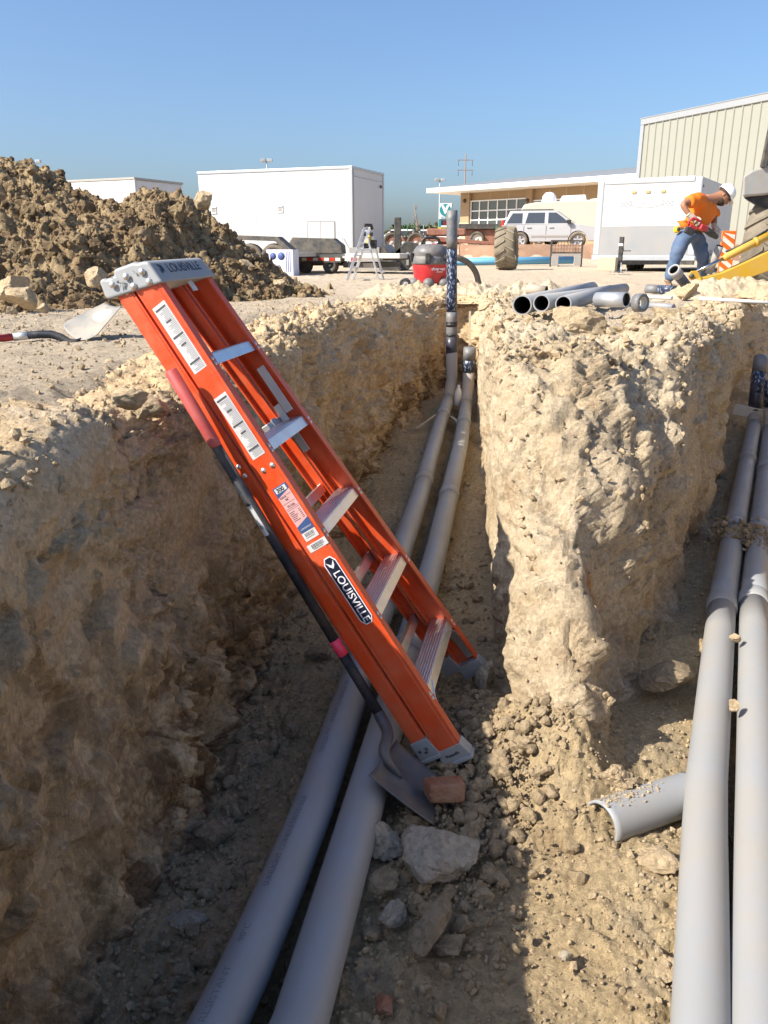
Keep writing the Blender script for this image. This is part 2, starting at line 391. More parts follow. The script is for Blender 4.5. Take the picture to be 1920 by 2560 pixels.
BUMPS = [((-.46, 1.50, .32), .16, .075), ((-.55, 1.25, .75), .25, .06), ((-.50, 2.1, .55), .16, -.07), ((-.44, 2.45, .62), .18, -.06), ((-.52, 1.75, .62), .14, .04), ((-.4, 3.0, .75), .2, .05),
         ((.62, 2.45, .55), .14, .05), ((.95, 3.0, .62), .22, .07), ((.72, 2.75, .50), .13, -.05), ((1.0, 3.25, .95), .22, .06), ((.55, 3.2, .95), .18, .04), ((.58, 2.32, .42), .12, .06), ((.80, 2.62, .33), .14, -.08), ((1.15, 3.3, .55), .2, -.06), ((.47, 2.35, .28), .1, .05)]

def wall(name, ctrl, material, step, side_pts, streaks, clods, M_prof=150, lump=1.0):
    C = resample(catmull(ctrl, 60), step); n = len(C)
    Rm, T = C[:, :2].copy(), C[:, 2:].copy()
    tan = np.gradient(0.5 * (Rm + T), axis=0); tan /= np.linalg.norm(tan, axis=1)[:, None]
    k = 25; ker = np.hanning(k); ker /= ker.sum()
    for c in range(2): tan[:, c] = np.convolve(np.pad(tan[:, c], k // 2, mode='edge'), ker, 'valid')
    tan /= np.linalg.norm(tan, axis=1)[:, None]
    out = np.stack([-tan[:, 1], tan[:, 0]], 1)                                 # away from the trench
    q = P3(Rm[:, 0] * 2.2, Rm[:, 1] * 2.2, 3.0)
    Rm += out * ((0.07 if name != 'left_trench_wall' else .045) * fbm(q, 3))[:, None]
    zt = ground_h(Rm[:, 0], Rm[:, 1]) + 0.05 * fbm(q * 0.8 + 5, 3) * lump; zf = floor_h(T[:, 0], T[:, 1])
    soft = sstep(T[:, 1], 2.0, 1.3) * (T[:, 0] < 0) * .055                        # the near shoulder is worn down to a rounded ledge
    # control polygon across the wall: (share of the way from toe to rim, outward offset, height)
    W = [(-0, -.10, lambda: zf - .10), (0, -.05, lambda: zf - .05), (0, 0, lambda: zf), (.10, 0, lambda: zf + .12 * (zt - zf)), (.28, 0, lambda: zf + .3 * (zt - zf)), (.48, 0, lambda: zf + .5 * (zt - zf)), (.66, 0, lambda: zf + .68 * (zt - zf)),
         (.82, 0, lambda: zf + .84 * (zt - zf)), (.95, 0, lambda: zt - .06 - soft * 1.6), (1, .04, lambda: zt + .0 - soft), (1, .16, lambda: zt + .02 - soft * .45), (1, .32, lambda: zt + .0 - soft * .1), (1, .55, lambda: ground_h(Rm[:, 0], Rm[:, 1]) - .05), (1, .62, lambda: ground_h(Rm[:, 0], Rm[:, 1]) - .12)]
    K = [np.stack([T[:, 0] + (Rm[:, 0] - T[:, 0]) * a + out[:, 0] * o, T[:, 1] + (Rm[:, 1] - T[:, 1]) * a + out[:, 1] * o, z()], 1) for a, o, z in W]
    K = np.stack([K[0]] + K + [K[-1]], 1)                                      # (n, k, 3)
    u = np.linspace(0, K.shape[1] - 3 - 1e-6, M_prof); i = u.astype(int); t = (u - i)[None, :, None]
    b = [(1 - t) ** 3 / 6, (3 * t ** 3 - 6 * t ** 2 + 4) / 6, (-3 * t ** 3 + 3 * t ** 2 + 3 * t + 1) / 6, t ** 3 / 6]
    idx = np.clip(np.stack([i - 1, i, i + 1, i + 2], 0) + 0, 0, K.shape[1] - 1)
    P = sum(b[j] * K[:, idx[j]] for j in range(4))
    N = normals(P); 
    mid = N[n // 2, M_prof // 2]
    inward = -np.array([out[n // 2, 0], out[n // 2, 1], 0])
    if mid @ inward < 0: N = -N
    flat = P.reshape(-1, 3); nf = N.reshape(-1, 3)
    steep = 1 - np.abs(nf[:, 2]); shoulder = sstep(np.broadcast_to(u, (n, M_prof)).reshape(-1), 8.2, 9.6)
    f = flat.astype(np.float32)
    tex = np.full(len(flat), 1.0, np.float32)
    if name == 'dividing_earth_bank':
        tm = sstep(fbm(f * 1.7 + 61, 3), -.12, .28); tex = .22 + .78 * tm
    d = 0.050 * fbm(f * 1.9, 3) * steep
    d += billow(f * 5.0 + 3, 3) * (.012 * (1 - shoulder) + (.012 if name == 'left_trench_wall' else .024) * shoulder)
    msk = sstep(fbm(f * 1.4 + 31, 2), -.25, .3)
    d += (0.008 * billow(f * 15 + 8, 3) + 0.006 * fbm(f * 34, 3)) * (0.15 + 0.9 * msk) * tex
    # layers that have spalled off: ragged steps between smoother sheared faces
    wq = f + .03 * np.stack([perlin(f * 14 + 3), perlin(f * 14 + 33), perlin(f * 14 + 63)], 1)
    sp_ = fbm(wq * 2.0 + 90, 3); d += (.028 * sstep(sp_, -.05, -.02) + .026 * sstep(sp_, .18, .21) + .022 * sstep(sp_, .38, .41) - .045) * (1 - .7 * shoulder)
    sc_ = f * np.array([9, 9, 3.0], np.float32); d += .006 * fbm(sc_ + .6 * f[:, 2:3] * 6, 3) * steep
    for s_c in (2.3, 4.1): d -= .022 * np.exp(-(perlin(wq * s_c + 140) / .022) ** 2) * sstep(fbm(f * 1.2 + 200, 2), -.1, .2)
    wp = f + .05 * np.stack([perlin(f * 6 + 3), perlin(f * 6 + 33), perlin(f * 6 + 63)], 1)
    m2 = sstep(fbm(f * 1.9 + 77, 2), -.15, .25) * clods
    h1, t1, r1 = cells(wp * np.array([6.5, 6.5, 8.5], np.float32), 3); d += m2 * (0.026 * h1 + 0.026 * t1) * (.4 + .6 * tex)
    h1, t1, r1 = cells(wp * 17, 9); d += (.35 + .65 * msk) * clods * (0.012 * h1 + 0.013 * t1) * tex
    if name == 'left_trench_wall':   # gravelly band and broken plates on the shaded face
        gm = sstep(fbm(f * 1.6 + 5, 3) + .8 * sstep(flat[:, 2], .8, .3) - .25, -.1, .35) * (1 - shoulder)
        h1, t1, r1 = cells(wp * 11, 21); d += gm * (.035 * h1 + .035 * t1)
        h1, t1, r1 = cells(wp * 28, 22); d += gm * (.014 * h1 + .016 * t1)
        d += .04 * sstep(fbm(wp * 2.4 + 90, 3), .02, .10) * (1 - shoulder)
    h1, t1, r1 = cells(f * 44, 5); d += (.2 + .8 * msk) * (0.0040 * h1 + .0045 * t1) * tex
    d += 0.0035 * perlin(f * 90) * (0.5 + msk)
    d += 0.028 * shoulder * np.clip(fbm(f * 9 + 50, 3), -.2, 1)
    # tooth marks left by the bucket: narrow grooves running down the face
    st = f * np.array([26, 26, 2.2], np.float32)
    low = sstep(flat[:, 2], 1.15, .35)
    low2 = sstep(flat[:, 2], .55, .2)
    d += streaks * steep * low * ((0.018 + .016 * low2) * fbm(st, 3) - (0.012 + .02 * low2) * np.abs(perlin(st * .5 + 4)))
    # undercut just above the floor
    d -= streaks * 0.075 * sstep(flat[:, 2], .36, .14) * steep * (0.6 + perlin(f * 3))
    # cracked plates
    cr = np.abs(perlin(f * np.array([5.5, 5.5, 4.0], np.float32) + 70)); d -= 0.03 * np.exp(-(cr / .03) ** 2) * msk * (1 - .6 * shoulder)
    if name == 'left_trench_wall':   # the near lip is smooth trodden sand
        lip = sstep(np.broadcast_to(u, (n, M_prof)).reshape(-1), 7.3, 8.6) * sstep(flat[:, 1], 2.3, 1.8); d *= 1 - .85 * lip
        d += lip * (.012 * fbm(f * 4, 3) + .004 * fbm(f * 25, 3))
    if name == 'dividing_earth_bank':   # the left face was cut clean and upright
        cf = np.broadcast_to(sstep(out[:, 0], .55, .9)[:, None], (n, M_prof)).reshape(-1) * (1 - shoulder) * sstep(flat[:, 1], 2.6, 3.3); d *= 1 - .55 * cf
    for c, r, a in BUMPS:
        d += a * np.exp(-((flat - np.array(c)) ** 2).sum(1) / r ** 2)
    flat = flat + nf * d[:, None]
    P = flat.reshape(n, M_prof, 3)
    o = grid_mesh(name, P, material)
    tag(o, kind='structure')
    return o, P, N

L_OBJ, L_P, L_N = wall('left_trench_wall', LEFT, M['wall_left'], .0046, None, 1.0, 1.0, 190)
M_OBJ, M_P, M_N = wall('dividing_earth_bank', MIDDLE, M['bank'], .0052, None, 0.45, 1.0, 170, 1.4)
R_OBJ, R_P, R_N = wall('right_trench_wall', RIGHT, M['bank'], .03, None, 0.6, 0.8, 60)

# trench floor
ys = np.exp(np.linspace(np.log(.55), np.log(9.9), 430)); ys = np.r_[np.linspace(-1.3, .5, 25), ys]
tu = np.linspace(0, 1, 520)
def xspan(y):
    lt = np.array(LEFT)[:, 2:]; rt = np.array(RIGHT)[::-1, 2:]
    return np.interp(y, lt[:, 1], lt[:, 0]) - .25, np.interp(y, rt[:, 1], rt[:, 0]) + .3
x0, x1 = xspan(ys)
# denser where the floor is close and in view
tw = tu ** 1.25
X = x0[:, None] + (x1 - x0)[:, None] * tw[None]; Y = np.broadcast_to(ys[:, None], X.shape)
f = P3(X.ravel(), Y.ravel())
Z = floor_h(X, Y).ravel()
rough = sstep(fbm(f * 1.3 + 11, 2), -.3, .35)
rough = np.maximum(rough, np.exp(-((f[:, 0] - .52) ** 2 / .09 + (f[:, 1] - 2.05) ** 2 / .12)) * 1.4)
rough = np.maximum(rough, np.exp(-((f[:, 0] - .72) ** 2 / .08 + (f[:, 1] - 1.72) ** 2 / .06)) * .7)
h1, t1, r1 = cells(f * 16, 4); h2, t2, r2 = cells(f * 40, 8)
Z += rough * (.009 * h1 + .010 * t1) + (.10 + rough * .8) * (.0030 * h2 + .0035 * t2)
Z += 0.03 * fbm(f * 2.2, 3) + (0.014 * billow(f * 8, 3) + 0.009 * billow(f * 21 + 4, 2)) * rough + 0.0035 * fbm(f * 40, 3) + 0.0022 * perlin(f * 95)
F_P = np.stack([X, Y, Z.reshape(X.shape)], -1)
tag(grid_mesh('trench_floor', F_P, M['floor']), kind='structure')

# open ground around the trenches
gy = np.unique(np.r_[np.linspace(-3, 1.2, 20), 1.2 * np.exp(np.arange(0, np.log(20 / 1.2), .0075)), np.linspace(20, 60, 60), np.geomspace(60, 1500, 40)])
gx = np.r_[-np.geomspace(1500, 12, 40)[:-1], np.linspace(-12, -5, 70)[:-1], np.linspace(-5, 6.5, 520), np.linspace(6.5, 16, 90)[1:], np.geomspace(16, 1500, 40)[1:]]
GX, GY = np.meshgrid(gx, gy, indexing='ij')
f = P3(GX.ravel(), GY.ravel())
near = sstep(np.hypot(GX, GY).ravel(), 40, 12)
def berm_h(x, y):
    # low bank of reddish dirt with the paved lot behind it
    edge = 33.0 + 0.06 * (x - 5) + .5 * np.sin(x * .9)
    return 0.72 * sstep(y - edge, 0, 1.6) * sstep(x, -4.5, 1.5)
gz = ground_h(GX, GY).ravel() + near * (0.03 * fbm(f * .9, 3) + 0.012 * fbm(f * 5, 3) + 0.009 * billow(f * 14, 2) * sstep(fbm(f * .8 + 3, 2), -.3, .3)) + 0.004 * fbm(f * 32, 2) * near
gz += berm_h(f[:, 0], f[:, 1])
outline = np.vstack([catmull(c, 5)[:, :2] for c in (LEFT, MIDDLE, RIGHT)])
def in_poly(x, y, poly):
    r = np.zeros(x.shape, bool); j = len(poly) - 1
    for i in range(len(poly)):
        xi, yi = poly[i]; xj, yj = poly[j]
        c = ((yi > y) != (yj > y))
        if c.any(): r ^= c & (x < (xj - xi) * (y - yi) / (yj - yi + 1e-12) + xi)
        j = i
    return r
def rim_dist(x, y):
    d = np.full(x.shape, 1e9, np.float32)
    for i in range(len(outline)): d = np.minimum(d, (x - outline[i, 0]) ** 2 + (y - outline[i, 1]) ** 2)
    return np.sqrt(d)
inside = in_poly(f[:, 0], f[:, 1], outline); dist = rim_dist(f[:, 0], f[:, 1])
gz -= 0.13 * sstep(dist, .5, .15)
keep = ~(inside | (dist < .10))
G_P = np.stack([GX, GY, gz.reshape(GX.shape)], -1)
tag(grid_mesh('ground', G_P, M['ground'], keep=keep.reshape(GX.shape)), kind='structure')
# red dirt skin of the low bank
bx = np.linspace(-2, 26, 220); by = np.linspace(-1.5, 6.5, 60)
BX, BY = np.meshgrid(bx, by, indexing='ij'); BY = BY + 33.0 + 0.06 * (BX - 5) + .5 * np.sin(BX * .9)
f = P3(BX.ravel(), BY.ravel())
bz = ground_h(BX, BY).ravel() + berm_h(f[:, 0], f[:, 1]) + .02 + .05 * fbm(f * .9, 4) + .06 * np.clip(billow(f * 2.0, 2), 0, 1) * sstep(berm_h(f[:, 0], f[:, 1]), 0, .3) - .06 * sstep(berm_h(f[:, 0], f[:, 1]), .1, 0)
tag(grid_mesh('dirt_berm', np.stack([BX, BY, bz.reshape(BX.shape)], -1), M['berm']), kind='structure')

# ------------------------------------------------------------------ stones and clods
def ico(sub):
    bm = bmesh.new(); bmesh.ops.create_icosphere(bm, subdivisions=sub, radius=1.0)
    V = np.array([v.co[:] for v in bm.verts]); F = np.array([[v.index for v in fc.verts] for fc in bm.faces]); bm.free(); return V, F
def stone_shape(seed, sub=3, cuts=9, rough=.06, sq=(1, .8, .65), flat=.62):
    rs = np.random.RandomState(seed); V, F = ico(sub)
    for k in range(cuts):
        nrm = rs.normal(size=3); nrm /= np.linalg.norm(nrm); dd = rs.uniform(flat - .12, .80)
        h = V @ nrm - dd; V = V - np.where(h > 0, h, 0)[:, None] * nrm
    rad = V / (np.linalg.norm(V, axis=1)[:, None] + 1e-6)
    fv = V.astype(np.float32) + seed * 3.7
    V = V + rad * (rough * .8 * fbm(fv * 2.2, 4) + rough * .5 * billow(fv * 5, 2))[:, None]
    if sub >= 3:
        h1, t1, _ = cells(fv * 2.6, seed % 50); h2, t2, _ = cells(fv * 6, seed % 37); V = V + rad * (rough * (1.0 * h1 + 1.0 * t1) + rough * .45 * (h2 + t2))[:, None]
    return V * np.array(sq), F
def rock(name, p, size, seed, material, label, cat, sq=(1, .8, .65), rot=(0, 0, 0), sub=4, rough=.07, group=None, sink=.35, cuts=10, flat=.62):
    V, F = stone_shape(seed, sub, cuts, rough, sq, flat); V = V * size
    from mathutils import Euler
    V = V @ np.array(Euler(rot).to_matrix()).T
    V[:, 2] -= V[:, 2].min() * (1 - sink)
    o = raw_mesh(name, V, F, material, None, True); o.location = p; o.data.set_sharp_from_angle(angle=R(24))
    return tag(o, label, cat, group)
def scatter(name, pos, nrm, sizes, material, seed, sub=1, variants=6, parent=None, smooth=False, emb=.3):
    """many small stones joined as one mass"""
    rs = np.random.RandomState(seed); n = len(pos)
    shapes = [stone_shape(seed * 31 + k, sub, 6, .10, (1, rs.uniform(.7, 1), rs.uniform(.5, .9))) for k in range(variants)]
    Vs, Fs, base = [], [], 0
    for k in range(variants):
        sel = np.arange(k, n, variants); 
        if not len(sel): continue
        V, F = shapes[k]; q = rs.normal(size=(len(sel), 4)); q /= np.linalg.norm(q, axis=1)[:, None]
        w, x, y, z = q.T
        Rm = np.stack([1 - 2 * (y * y + z * z), 2 * (x * y - w * z), 2 * (x * z + w * y), 2 * (x * y + w * z), 1 - 2 * (x * x + z * z), 2 * (y * z - w * x), 2 * (x * z - w * y), 2 * (y * z + w * x), 1 - 2 * (x * x + y * y)], -1).reshape(-1, 3, 3)
        W = np.einsum('nij,vj->nvi', Rm, V).astype(np.float32) * sizes[sel][:, None, None] + (pos[sel] + nrm[sel] * (sizes[sel] * emb)[:, None])[:, None, :]
        Vs.append(W.reshape(-1, 3)); Fs.append((F[None] + (np.arange(len(sel)) * len(V))[:, None, None]).reshape(-1, 3) + base); base += len(sel) * len(V)
    o = raw_mesh(name, np.vstack(Vs), np.vstack(Fs), material, parent, smooth)
    return o
def pick(P, N, n, rs, cond):
    f = P.reshape(-1, 3); g = N.reshape(-1, 3); k = np.flatnonzero(cond(f, g)); k = rs.choice(k, min(n, len(k)), replace=len(k) < n)
    return f[k] + rs.normal(scale=.004, size=(len(k), 3)), g[k]
M['clod_mid'] = earth('trench clod', (0.45, 0.355, 0.235), (0.37, 0.28, 0.175), (0.22, 0.16, 0.095), bump=0.8)
rs = np.random.RandomState(3)
# gravel over the trench floor
UPF = np.zeros_like(F_P); UPF[..., 2] = 1
pf, nf_ = pick(F_P, UPF, 34000, rs, lambda f, g: (f[:, 1] > .8) & (f[:, 1] < 6.5))
sz = np.clip(rs.lognormal(np.log(.0036), .6, len(pf)), .0014, .016)
tag(scatter('floor_gravel', pf, nf_, sz, M['clod'], 5), 'loose grit and small stones strewn over the trench floor', 'gravel', kind='stuff')
# rubble: bigger bits by the ladder feet, under the right hand face and along the toes of the walls
def near_pts(cs, n, rs):
    out = []
    for (cx, cy, sx, sy, w) in cs:
        k = int(n * w); out.append(np.stack([rs.normal(cx, sx, k), rs.normal(cy, sy, k)], 1))
    return np.vstack(out)
def floor_at(xy):
    from_grid = floor_h(xy[:, 0], xy[:, 1]); return np.c_[xy, from_grid + .012]
xy = near_pts([(.28, 2.2, .12, .25, .24), (.16, 1.75, .10, .17, .22), (.36, 1.95, .08, .12, .06), (.50, 2.12, .09, .07, .035), (.80, 1.72, .14, .08, .05), (-.42, 2.2, .06, .7, .12), (-.45, 1.4, .07, .3, .06), (.3, 3.4, .12, .5, .06)], 3600, rs)
xy = xy[(xy[:, 0] > -.56) & ~((xy[:, 0] > -.40 + .155 * (xy[:, 1] - 1.2)) & (xy[:, 0] < -.10 + .155 * (xy[:, 1] - 1.2)))]
p = floor_at(xy); p[:, 2] -= .006; sz = np.clip(.0042 * rs.pareto(1.7, len(p)) + .0038, .0035, .030)
tag(scatter('floor_rubble', p, np.tile([0, 0, 1.], (len(p), 1)), sz, M['clod_mid'], 9, sub=2, variants=14, smooth=False, emb=.0), 'broken clods and rubble lying along the trench floor', 'rubble', kind='stuff')
# crumbs on the banks
for nm, P_, N_, cnt, mt, sd, lab in (('bank_crumbs', M_P, M_N, 5200, M['clod'], 21, 'dry crumbs stuck to the sunlit dividing bank'), ('left_bank_crumbs', L_P, L_N, 4800, M['clod'], 22, 'dry crumbs along the shoulder of the left bank')):
    pp, nn = pick(P_, N_, cnt, rs, (lambda f, g: (g[:, 2] > .25) & (f[:, 2] > .2) & (f[:, 1] > .6)) if sd == 21 else (lambda f, g: (g[:, 2] > .45) & (f[:, 2] > .9) & (f[:, 1] > .8)))
    sz = np.clip(rs.lognormal(np.log(.005), .75, len(pp)), .0015, .035) * np.clip(np.hypot(pp[:, 0], pp[:, 1]) / 3.5, .6, 2)
    tag(scatter(nm, pp, nn, sz, mt, sd), lab, 'crumbs', kind='stuff')
gp = G_P.reshape(-1, 3)[keep]; gp = gp[(gp[:, 1] > 1.5) & (gp[:, 1] < 9) & (np.abs(gp[:, 0]) < 5)]
k = rs.choice(len(gp), 26000); sz = np.clip(rs.lognormal(np.log(.0042), .6, 26000), .002, .02)
tag(scatter('ground_gravel', gp[k] + rs.normal(scale=(.02, .02, .001), size=(26000, 3)), np.tile([0, 0, 1.], (26000, 1)), sz, M['clod'], 33), 'grit and crumbs on the packed ground beside the trench', 'gravel', kind='stuff')
# ------------------------------------------------------------------ materials of the things
M['orange'] = mat('orange fibreglass', (0.60, 0.062, 0.010), .42, var=.10, scale=14, bump=.10, bscale=190, dirt=.28, dcol=(.46, .27, .15), dscale=11, dthr=.57, zdirt=(.05, .55))
M['cap_grey'] = mat('grey moulded plastic', (0.27, 0.285, 0.30), .55, var=.06, dirt=.45, dcol=(.5, .42, .32), dscale=9, dthr=.58)
M['foot_grey'] = mat('grey metal foot', (0.36, 0.40, 0.43), .45, metal=.3, var=.1, dirt=.5, dcol=(.34, .28, .2), dscale=14, dthr=.52)
M['alu'] = mat('worn aluminium', (0.72, 0.72, 0.73), .32, metal=.92, var=.08, scale=30, bump=.12, bscale=120, dirt=.3, dcol=(.5, .43, .33), dscale=12, dthr=.58)
M['steel'] = mat('galvanised steel', (0.50, 0.51, 0.52), .42, metal=.6, var=.1, scale=20)
M['rivet'] = mat('rivet metal', (0.62, 0.60, 0.56), .4, metal=.8)
M['sticker'] = mat('white sticker', (0.58, 0.59, 0.60), .45, var=.04, dirt=.25, dscale=30)
M['sticker_pink'] = mat('faded pink sticker', (0.66, 0.36, 0.36), .5, var=.06, dirt=.2, dscale=30)
M['sticker_blue'] = mat('blue print', (0.045, 0.085, 0.22), .45)
M['navy'] = mat('navy print', (0.012, 0.016, 0.035), .4)
M['ink'] = mat('dark print', (0.07, 0.07, 0.075), .6)
M['ink_grey'] = mat('fine grey print', (0.30, 0.30, 0.31), .6)
M['silver_print'] = mat('silver print', (0.70, 0.70, 0.76), .4)
M['pvc'] = mat('grey pvc', (0.275, 0.295, 0.32), .42, var=.06, scale=4, dirt=.55, dcol=(.33, .275, .20), dscale=3.2, dthr=.50, bump=.02, bscale=200)
M['pvc_dusty'] = mat('dusty grey pvc', (0.35, 0.35, 0.35), .6, var=.06, scale=4, dirt=.85, dcol=(.38, .305, .22), dscale=2.4, dthr=.40)
M['bore_shade'] = mat('pipe lining painted as shade', (0.045, 0.045, 0.045), .95, spec=.1)  # near-black, stands in for the shade inside open pipes
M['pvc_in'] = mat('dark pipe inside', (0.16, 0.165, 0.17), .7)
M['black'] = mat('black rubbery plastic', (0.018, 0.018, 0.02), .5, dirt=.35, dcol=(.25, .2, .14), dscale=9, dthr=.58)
M['shaft'] = mat('black fibreglass shaft', (0.012, 0.016, 0.026), .62, var=.2, spec=.25, dirt=.35, dcol=(.24, .19, .13), dscale=8, dthr=.55)
M['grip_red'] = mat('red rubber grip', (0.40, 0.04, 0.04), .6, var=.12, dirt=.35, dcol=(.5, .30, .22), dscale=7, dthr=.52)
M['hot_pink'] = mat('pink tape', (0.80, 0.05, 0.12), .5)
M['red_paint'] = mat('red paint', (0.42, 0.018, 0.016), .4, dirt=.2)
M['blade'] = mat('scoured shovel steel', (0.105, 0.12, 0.14), .55, metal=.5, var=.3, scale=7, dirt=.75, dcol=(.30, .235, .165), dscale=9, dthr=.52, bump=.08, bscale=70)
M['blade_dry'] = mat('dusty shovel steel', (0.22, 0.22, 0.21), .6, metal=.2, var=.12, scale=9, dirt=.6, dcol=(.48, .40, .30), dscale=7, dthr=.55)
M['dust'] = earth('white dust', (0.50, 0.46, 0.40), (0.46, 0.41, 0.35), (0.36, 0.30, 0.23), bump=.3)
M['brick'] = mat('old red brick', (0.27, 0.10, 0.05), .9, var=.35, scale=18, bump=.9, bscale=70, dirt=.75, dcol=(.3, .23, .16), dscale=9)
M['wood'] = mat('weathered wood', (0.50, 0.42, 0.30), .8, var=.2, scale=20, bump=.3, bscale=120)
M['board'] = mat('pale board', (0.58, 0.55, 0.48), .8, var=.15, scale=20, bump=.2, bscale=120)
M['rod'] = mat('white pvc rod', (0.72, 0.71, 0.67), .4, dirt=.3)
def wrap_material():
    """navy pipe tape with a broken white print"""
    m, n, l, b = principled('patterned pipe tape')
    tc = n.new('ShaderNodeTexCoord'); mp = n.new('ShaderNodeMapping'); mp.inputs['Scale'].default_value = (62, 62, 34); mp.inputs['Rotation'].default_value = (.5, .35, 0)
    l.new(tc.outputs['Object'], mp.inputs[0])
    nz = n.new('ShaderNodeTexNoise'); nz.inputs['Scale'].default_value = 1.0; nz.inputs['Detail'].default_value = 1.2; nz.inputs['Distortion'].default_value = .6; l.new(mp.outputs[0], nz.inputs['Vector'])
    r = n.new('ShaderNodeMapRange'); r.inputs['From Min'].default_value = .555; r.inputs['From Max'].default_value = .585; l.new(nz.outputs['Fac'], r.inputs['Value'])
    mx = n.new('ShaderNodeMix'); mx.data_type = 'RGBA'; mx.inputs['A'].default_value = (.016, .024, .055, 1); mx.inputs['B'].default_value = (.24, .28, .35, 1)
    l.new(r.outputs[0], mx.inputs['Factor']); l.new(mx.outputs['Result'], b.inputs['Base Color']); b.inputs['Roughness'].default_value = .38
    return m
M['wrap'] = wrap_material()
M['wrap_dark'] = mat('navy pipe tape', (.018, .024, .05), .35, var=.4, scale=30, dirt=.25, dscale=6)
M['foil'] = mat('silver wrinkled tape', (0.14, 0.15, 0.165), .5, metal=.1, var=.15, scale=20, bump=.5, bscale=40, dirt=.3, dscale=10)

# ------------------------------------------------------------------ the orange stepladder, folded and leaning on the left bank
LR = Matrix(((0.21149455, -0.80797615, -0.54994964), (0.97721476, 0.18512866, 0.1038205), (0.01792695, -0.55937637, 0.82871992)))
LM = Matrix.Translation(Vector((0.31622654, 2.33702286, 0.14629906))) @ LR.to_4x4()
ladder = empty('step_ladder', mat4=LM, label='orange fibreglass stepladder folded shut and leaning into the trench against the left bank', cat='ladder')
LW = lambda z: 0.2792 + (0.174 - 0.2792) * z / 1.66
TA = .335   # the treads and cap are level when the ladder stands open
def rail(sgn, z0, z1, y0, y1, inset, fl, name):
    b = MB()
    for (xa, xb, ya, yb) in ((inset, inset + .005, y0, y1), (inset + .005, inset + fl, y0, y0 + .006), (inset + .005, inset + fl, y1 - .006, y1)):
        q = lambda z: [(sgn * (LW(z) - xa), ya, z), (sgn * (LW(z) - xb), ya, z), (sgn * (LW(z) - xb), yb, z), (sgn * (LW(z) - xa), yb, z)]
        b.hexa(q(z0), q(z1))
    # raised band along the web
    q = lambda z: [(sgn * (LW(z) - inset + .0015), y0 + (y1 - y0) * .16, z), (sgn * (LW(z) - inset), y0 + (y1 - y0) * .12, z), (sgn * (LW(z) - inset), y1 - (y1 - y0) * .12, z), (sgn * (LW(z) - inset + .0015), y1 - (y1 - y0) * .16, z)]
    b.hexa(q(z0 + .001), q(z1 - .001))
    return b.build(name, M['orange'], ladder, bevel=.0022)
for sgn in (-1, 1):
    rail(sgn, .05, 1.70, 0, .079, 0, .034, 'front_rail')
    rail(sgn, .11, 1.73, .0875, .139, .003, .028, 'rear_rail')
    for (ya, yb, z0, z1, nm) in ((-.003, .083, .012, .058, 'foot'), (.083, .142, .055, .116, 'foot')):
        b = MB(); q = lambda z, g=0: [(sgn * (LW(z) + .004), ya - g, z), (sgn * (LW(z) - .04), ya - g, z), (sgn * (LW(z) - .04), yb, z), (sgn * (LW(z) + .004), yb, z)]
        b.hexa(q(z0, .012), q(z1)); b.hexa([(v[0] * 1.02, v[1] * 1.03, v[2]) for v in q(z0 - .012, .014)], [(v[0] * 1.02, v[1] * 1.03, v[2]) for v in q(z0, .014)])
        ft = b.build(nm, M['foot_grey'], ladder, bevel=.002)
        rv = MB()
        for k in range(2): rv.lathe([(.0, .003), (.004, .0025), (.0055, 0)], (sgn * (LW(.05) + .004), ya + (yb - ya) * (.3 + .4 * k), (z0 + z1) / 2), (sgn, 0, 0), 10)
        rv.build('bolt', M['ink'], ft)
        rv2 = MB().hexa([(sgn * (LW(.03) + .0045), ya + .018, z0 + .018), (sgn * (LW(.03) + .0045), ya + .018, z0 + .024), (sgn * (LW(.03) + .0045), yb - .03, z0 + .024), (sgn * (LW(.03) + .0045), yb - .03, z0 + .018)],
                        [(sgn * (LW(.03) + .006), ya + .018, z0 + .018), (sgn * (LW(.03) + .006), ya + .018, z0 + .024), (sgn * (LW(.03) + .006), yb - .03, z0 + .024), (sgn * (LW(.03) + .006), yb - .03, z0 + .018)])
        rv2.build('slot', M['ink'], ft)
for k in range(5):   # treads
    z0 = .209 + .294 * k + .030
    xw = LW(z0) - .006
    b = MB(); T_ = lambda x, y, dz: (x, y, z0 + TA * y + dz)
    def slab(ya, yb, d0, d1, xw=xw):
        b.hexa([T_(-xw, ya, d0), T_(xw, ya, d0), T_(xw, yb, d0), T_(-xw, yb, d0)], [T_(-xw, ya, d1), T_(xw, ya, d1), T_(xw, yb, d1), T_(-xw, yb, d1)])
    slab(.006, .072, -.004, 0)
    slab(.0065, .0095, -.034, -.004); slab(.069, .072, -.026, -.004)
    for j in range(7): slab(.009 + j * .009, .013 + j * .009, 0, .0022)
    st = b.build('step', M['alu'], ladder, bevel=.0008)
    rv = MB()
    for sg in (-1, 1):
        for j in range(2): rv.lathe([(.0, .003), (.005, .002), (.007, 0)], (sg * (LW(z0) - .018), 0, z0 - .012 - j * .016), (0, -1, 0), 10)
    rv.build('rivet', M['rivet'], st)
for z in (.88, .585, .30):   # rear bars
    xw = LW(z) - .012
    b = MB().box((-xw, .104, z - .016), (xw, .110, z + .016)); b.box((-xw, .110, z + .012), (xw, .126, z + .016)); b.box((-xw, .110, z - .016), (xw, .126, z - .012))
    b.build('rear_bar', M['alu'], ladder, bevel=.001)
for sg in (-1, 1):   # spreader arms folded flat between the rails
    b = MB()
    b.box((sg * .150 - .003, .012, 1.16), (sg * .150 + .003, .040, 1.33)); b.build('spreader', M['steel'], ladder, bevel=.001)
    MB().box((sg * .158 - .002, .045, 1.02), (sg * .158 + .002, .07, 1.20)).build('spreader', M['steel'], ladder, bevel=.001)
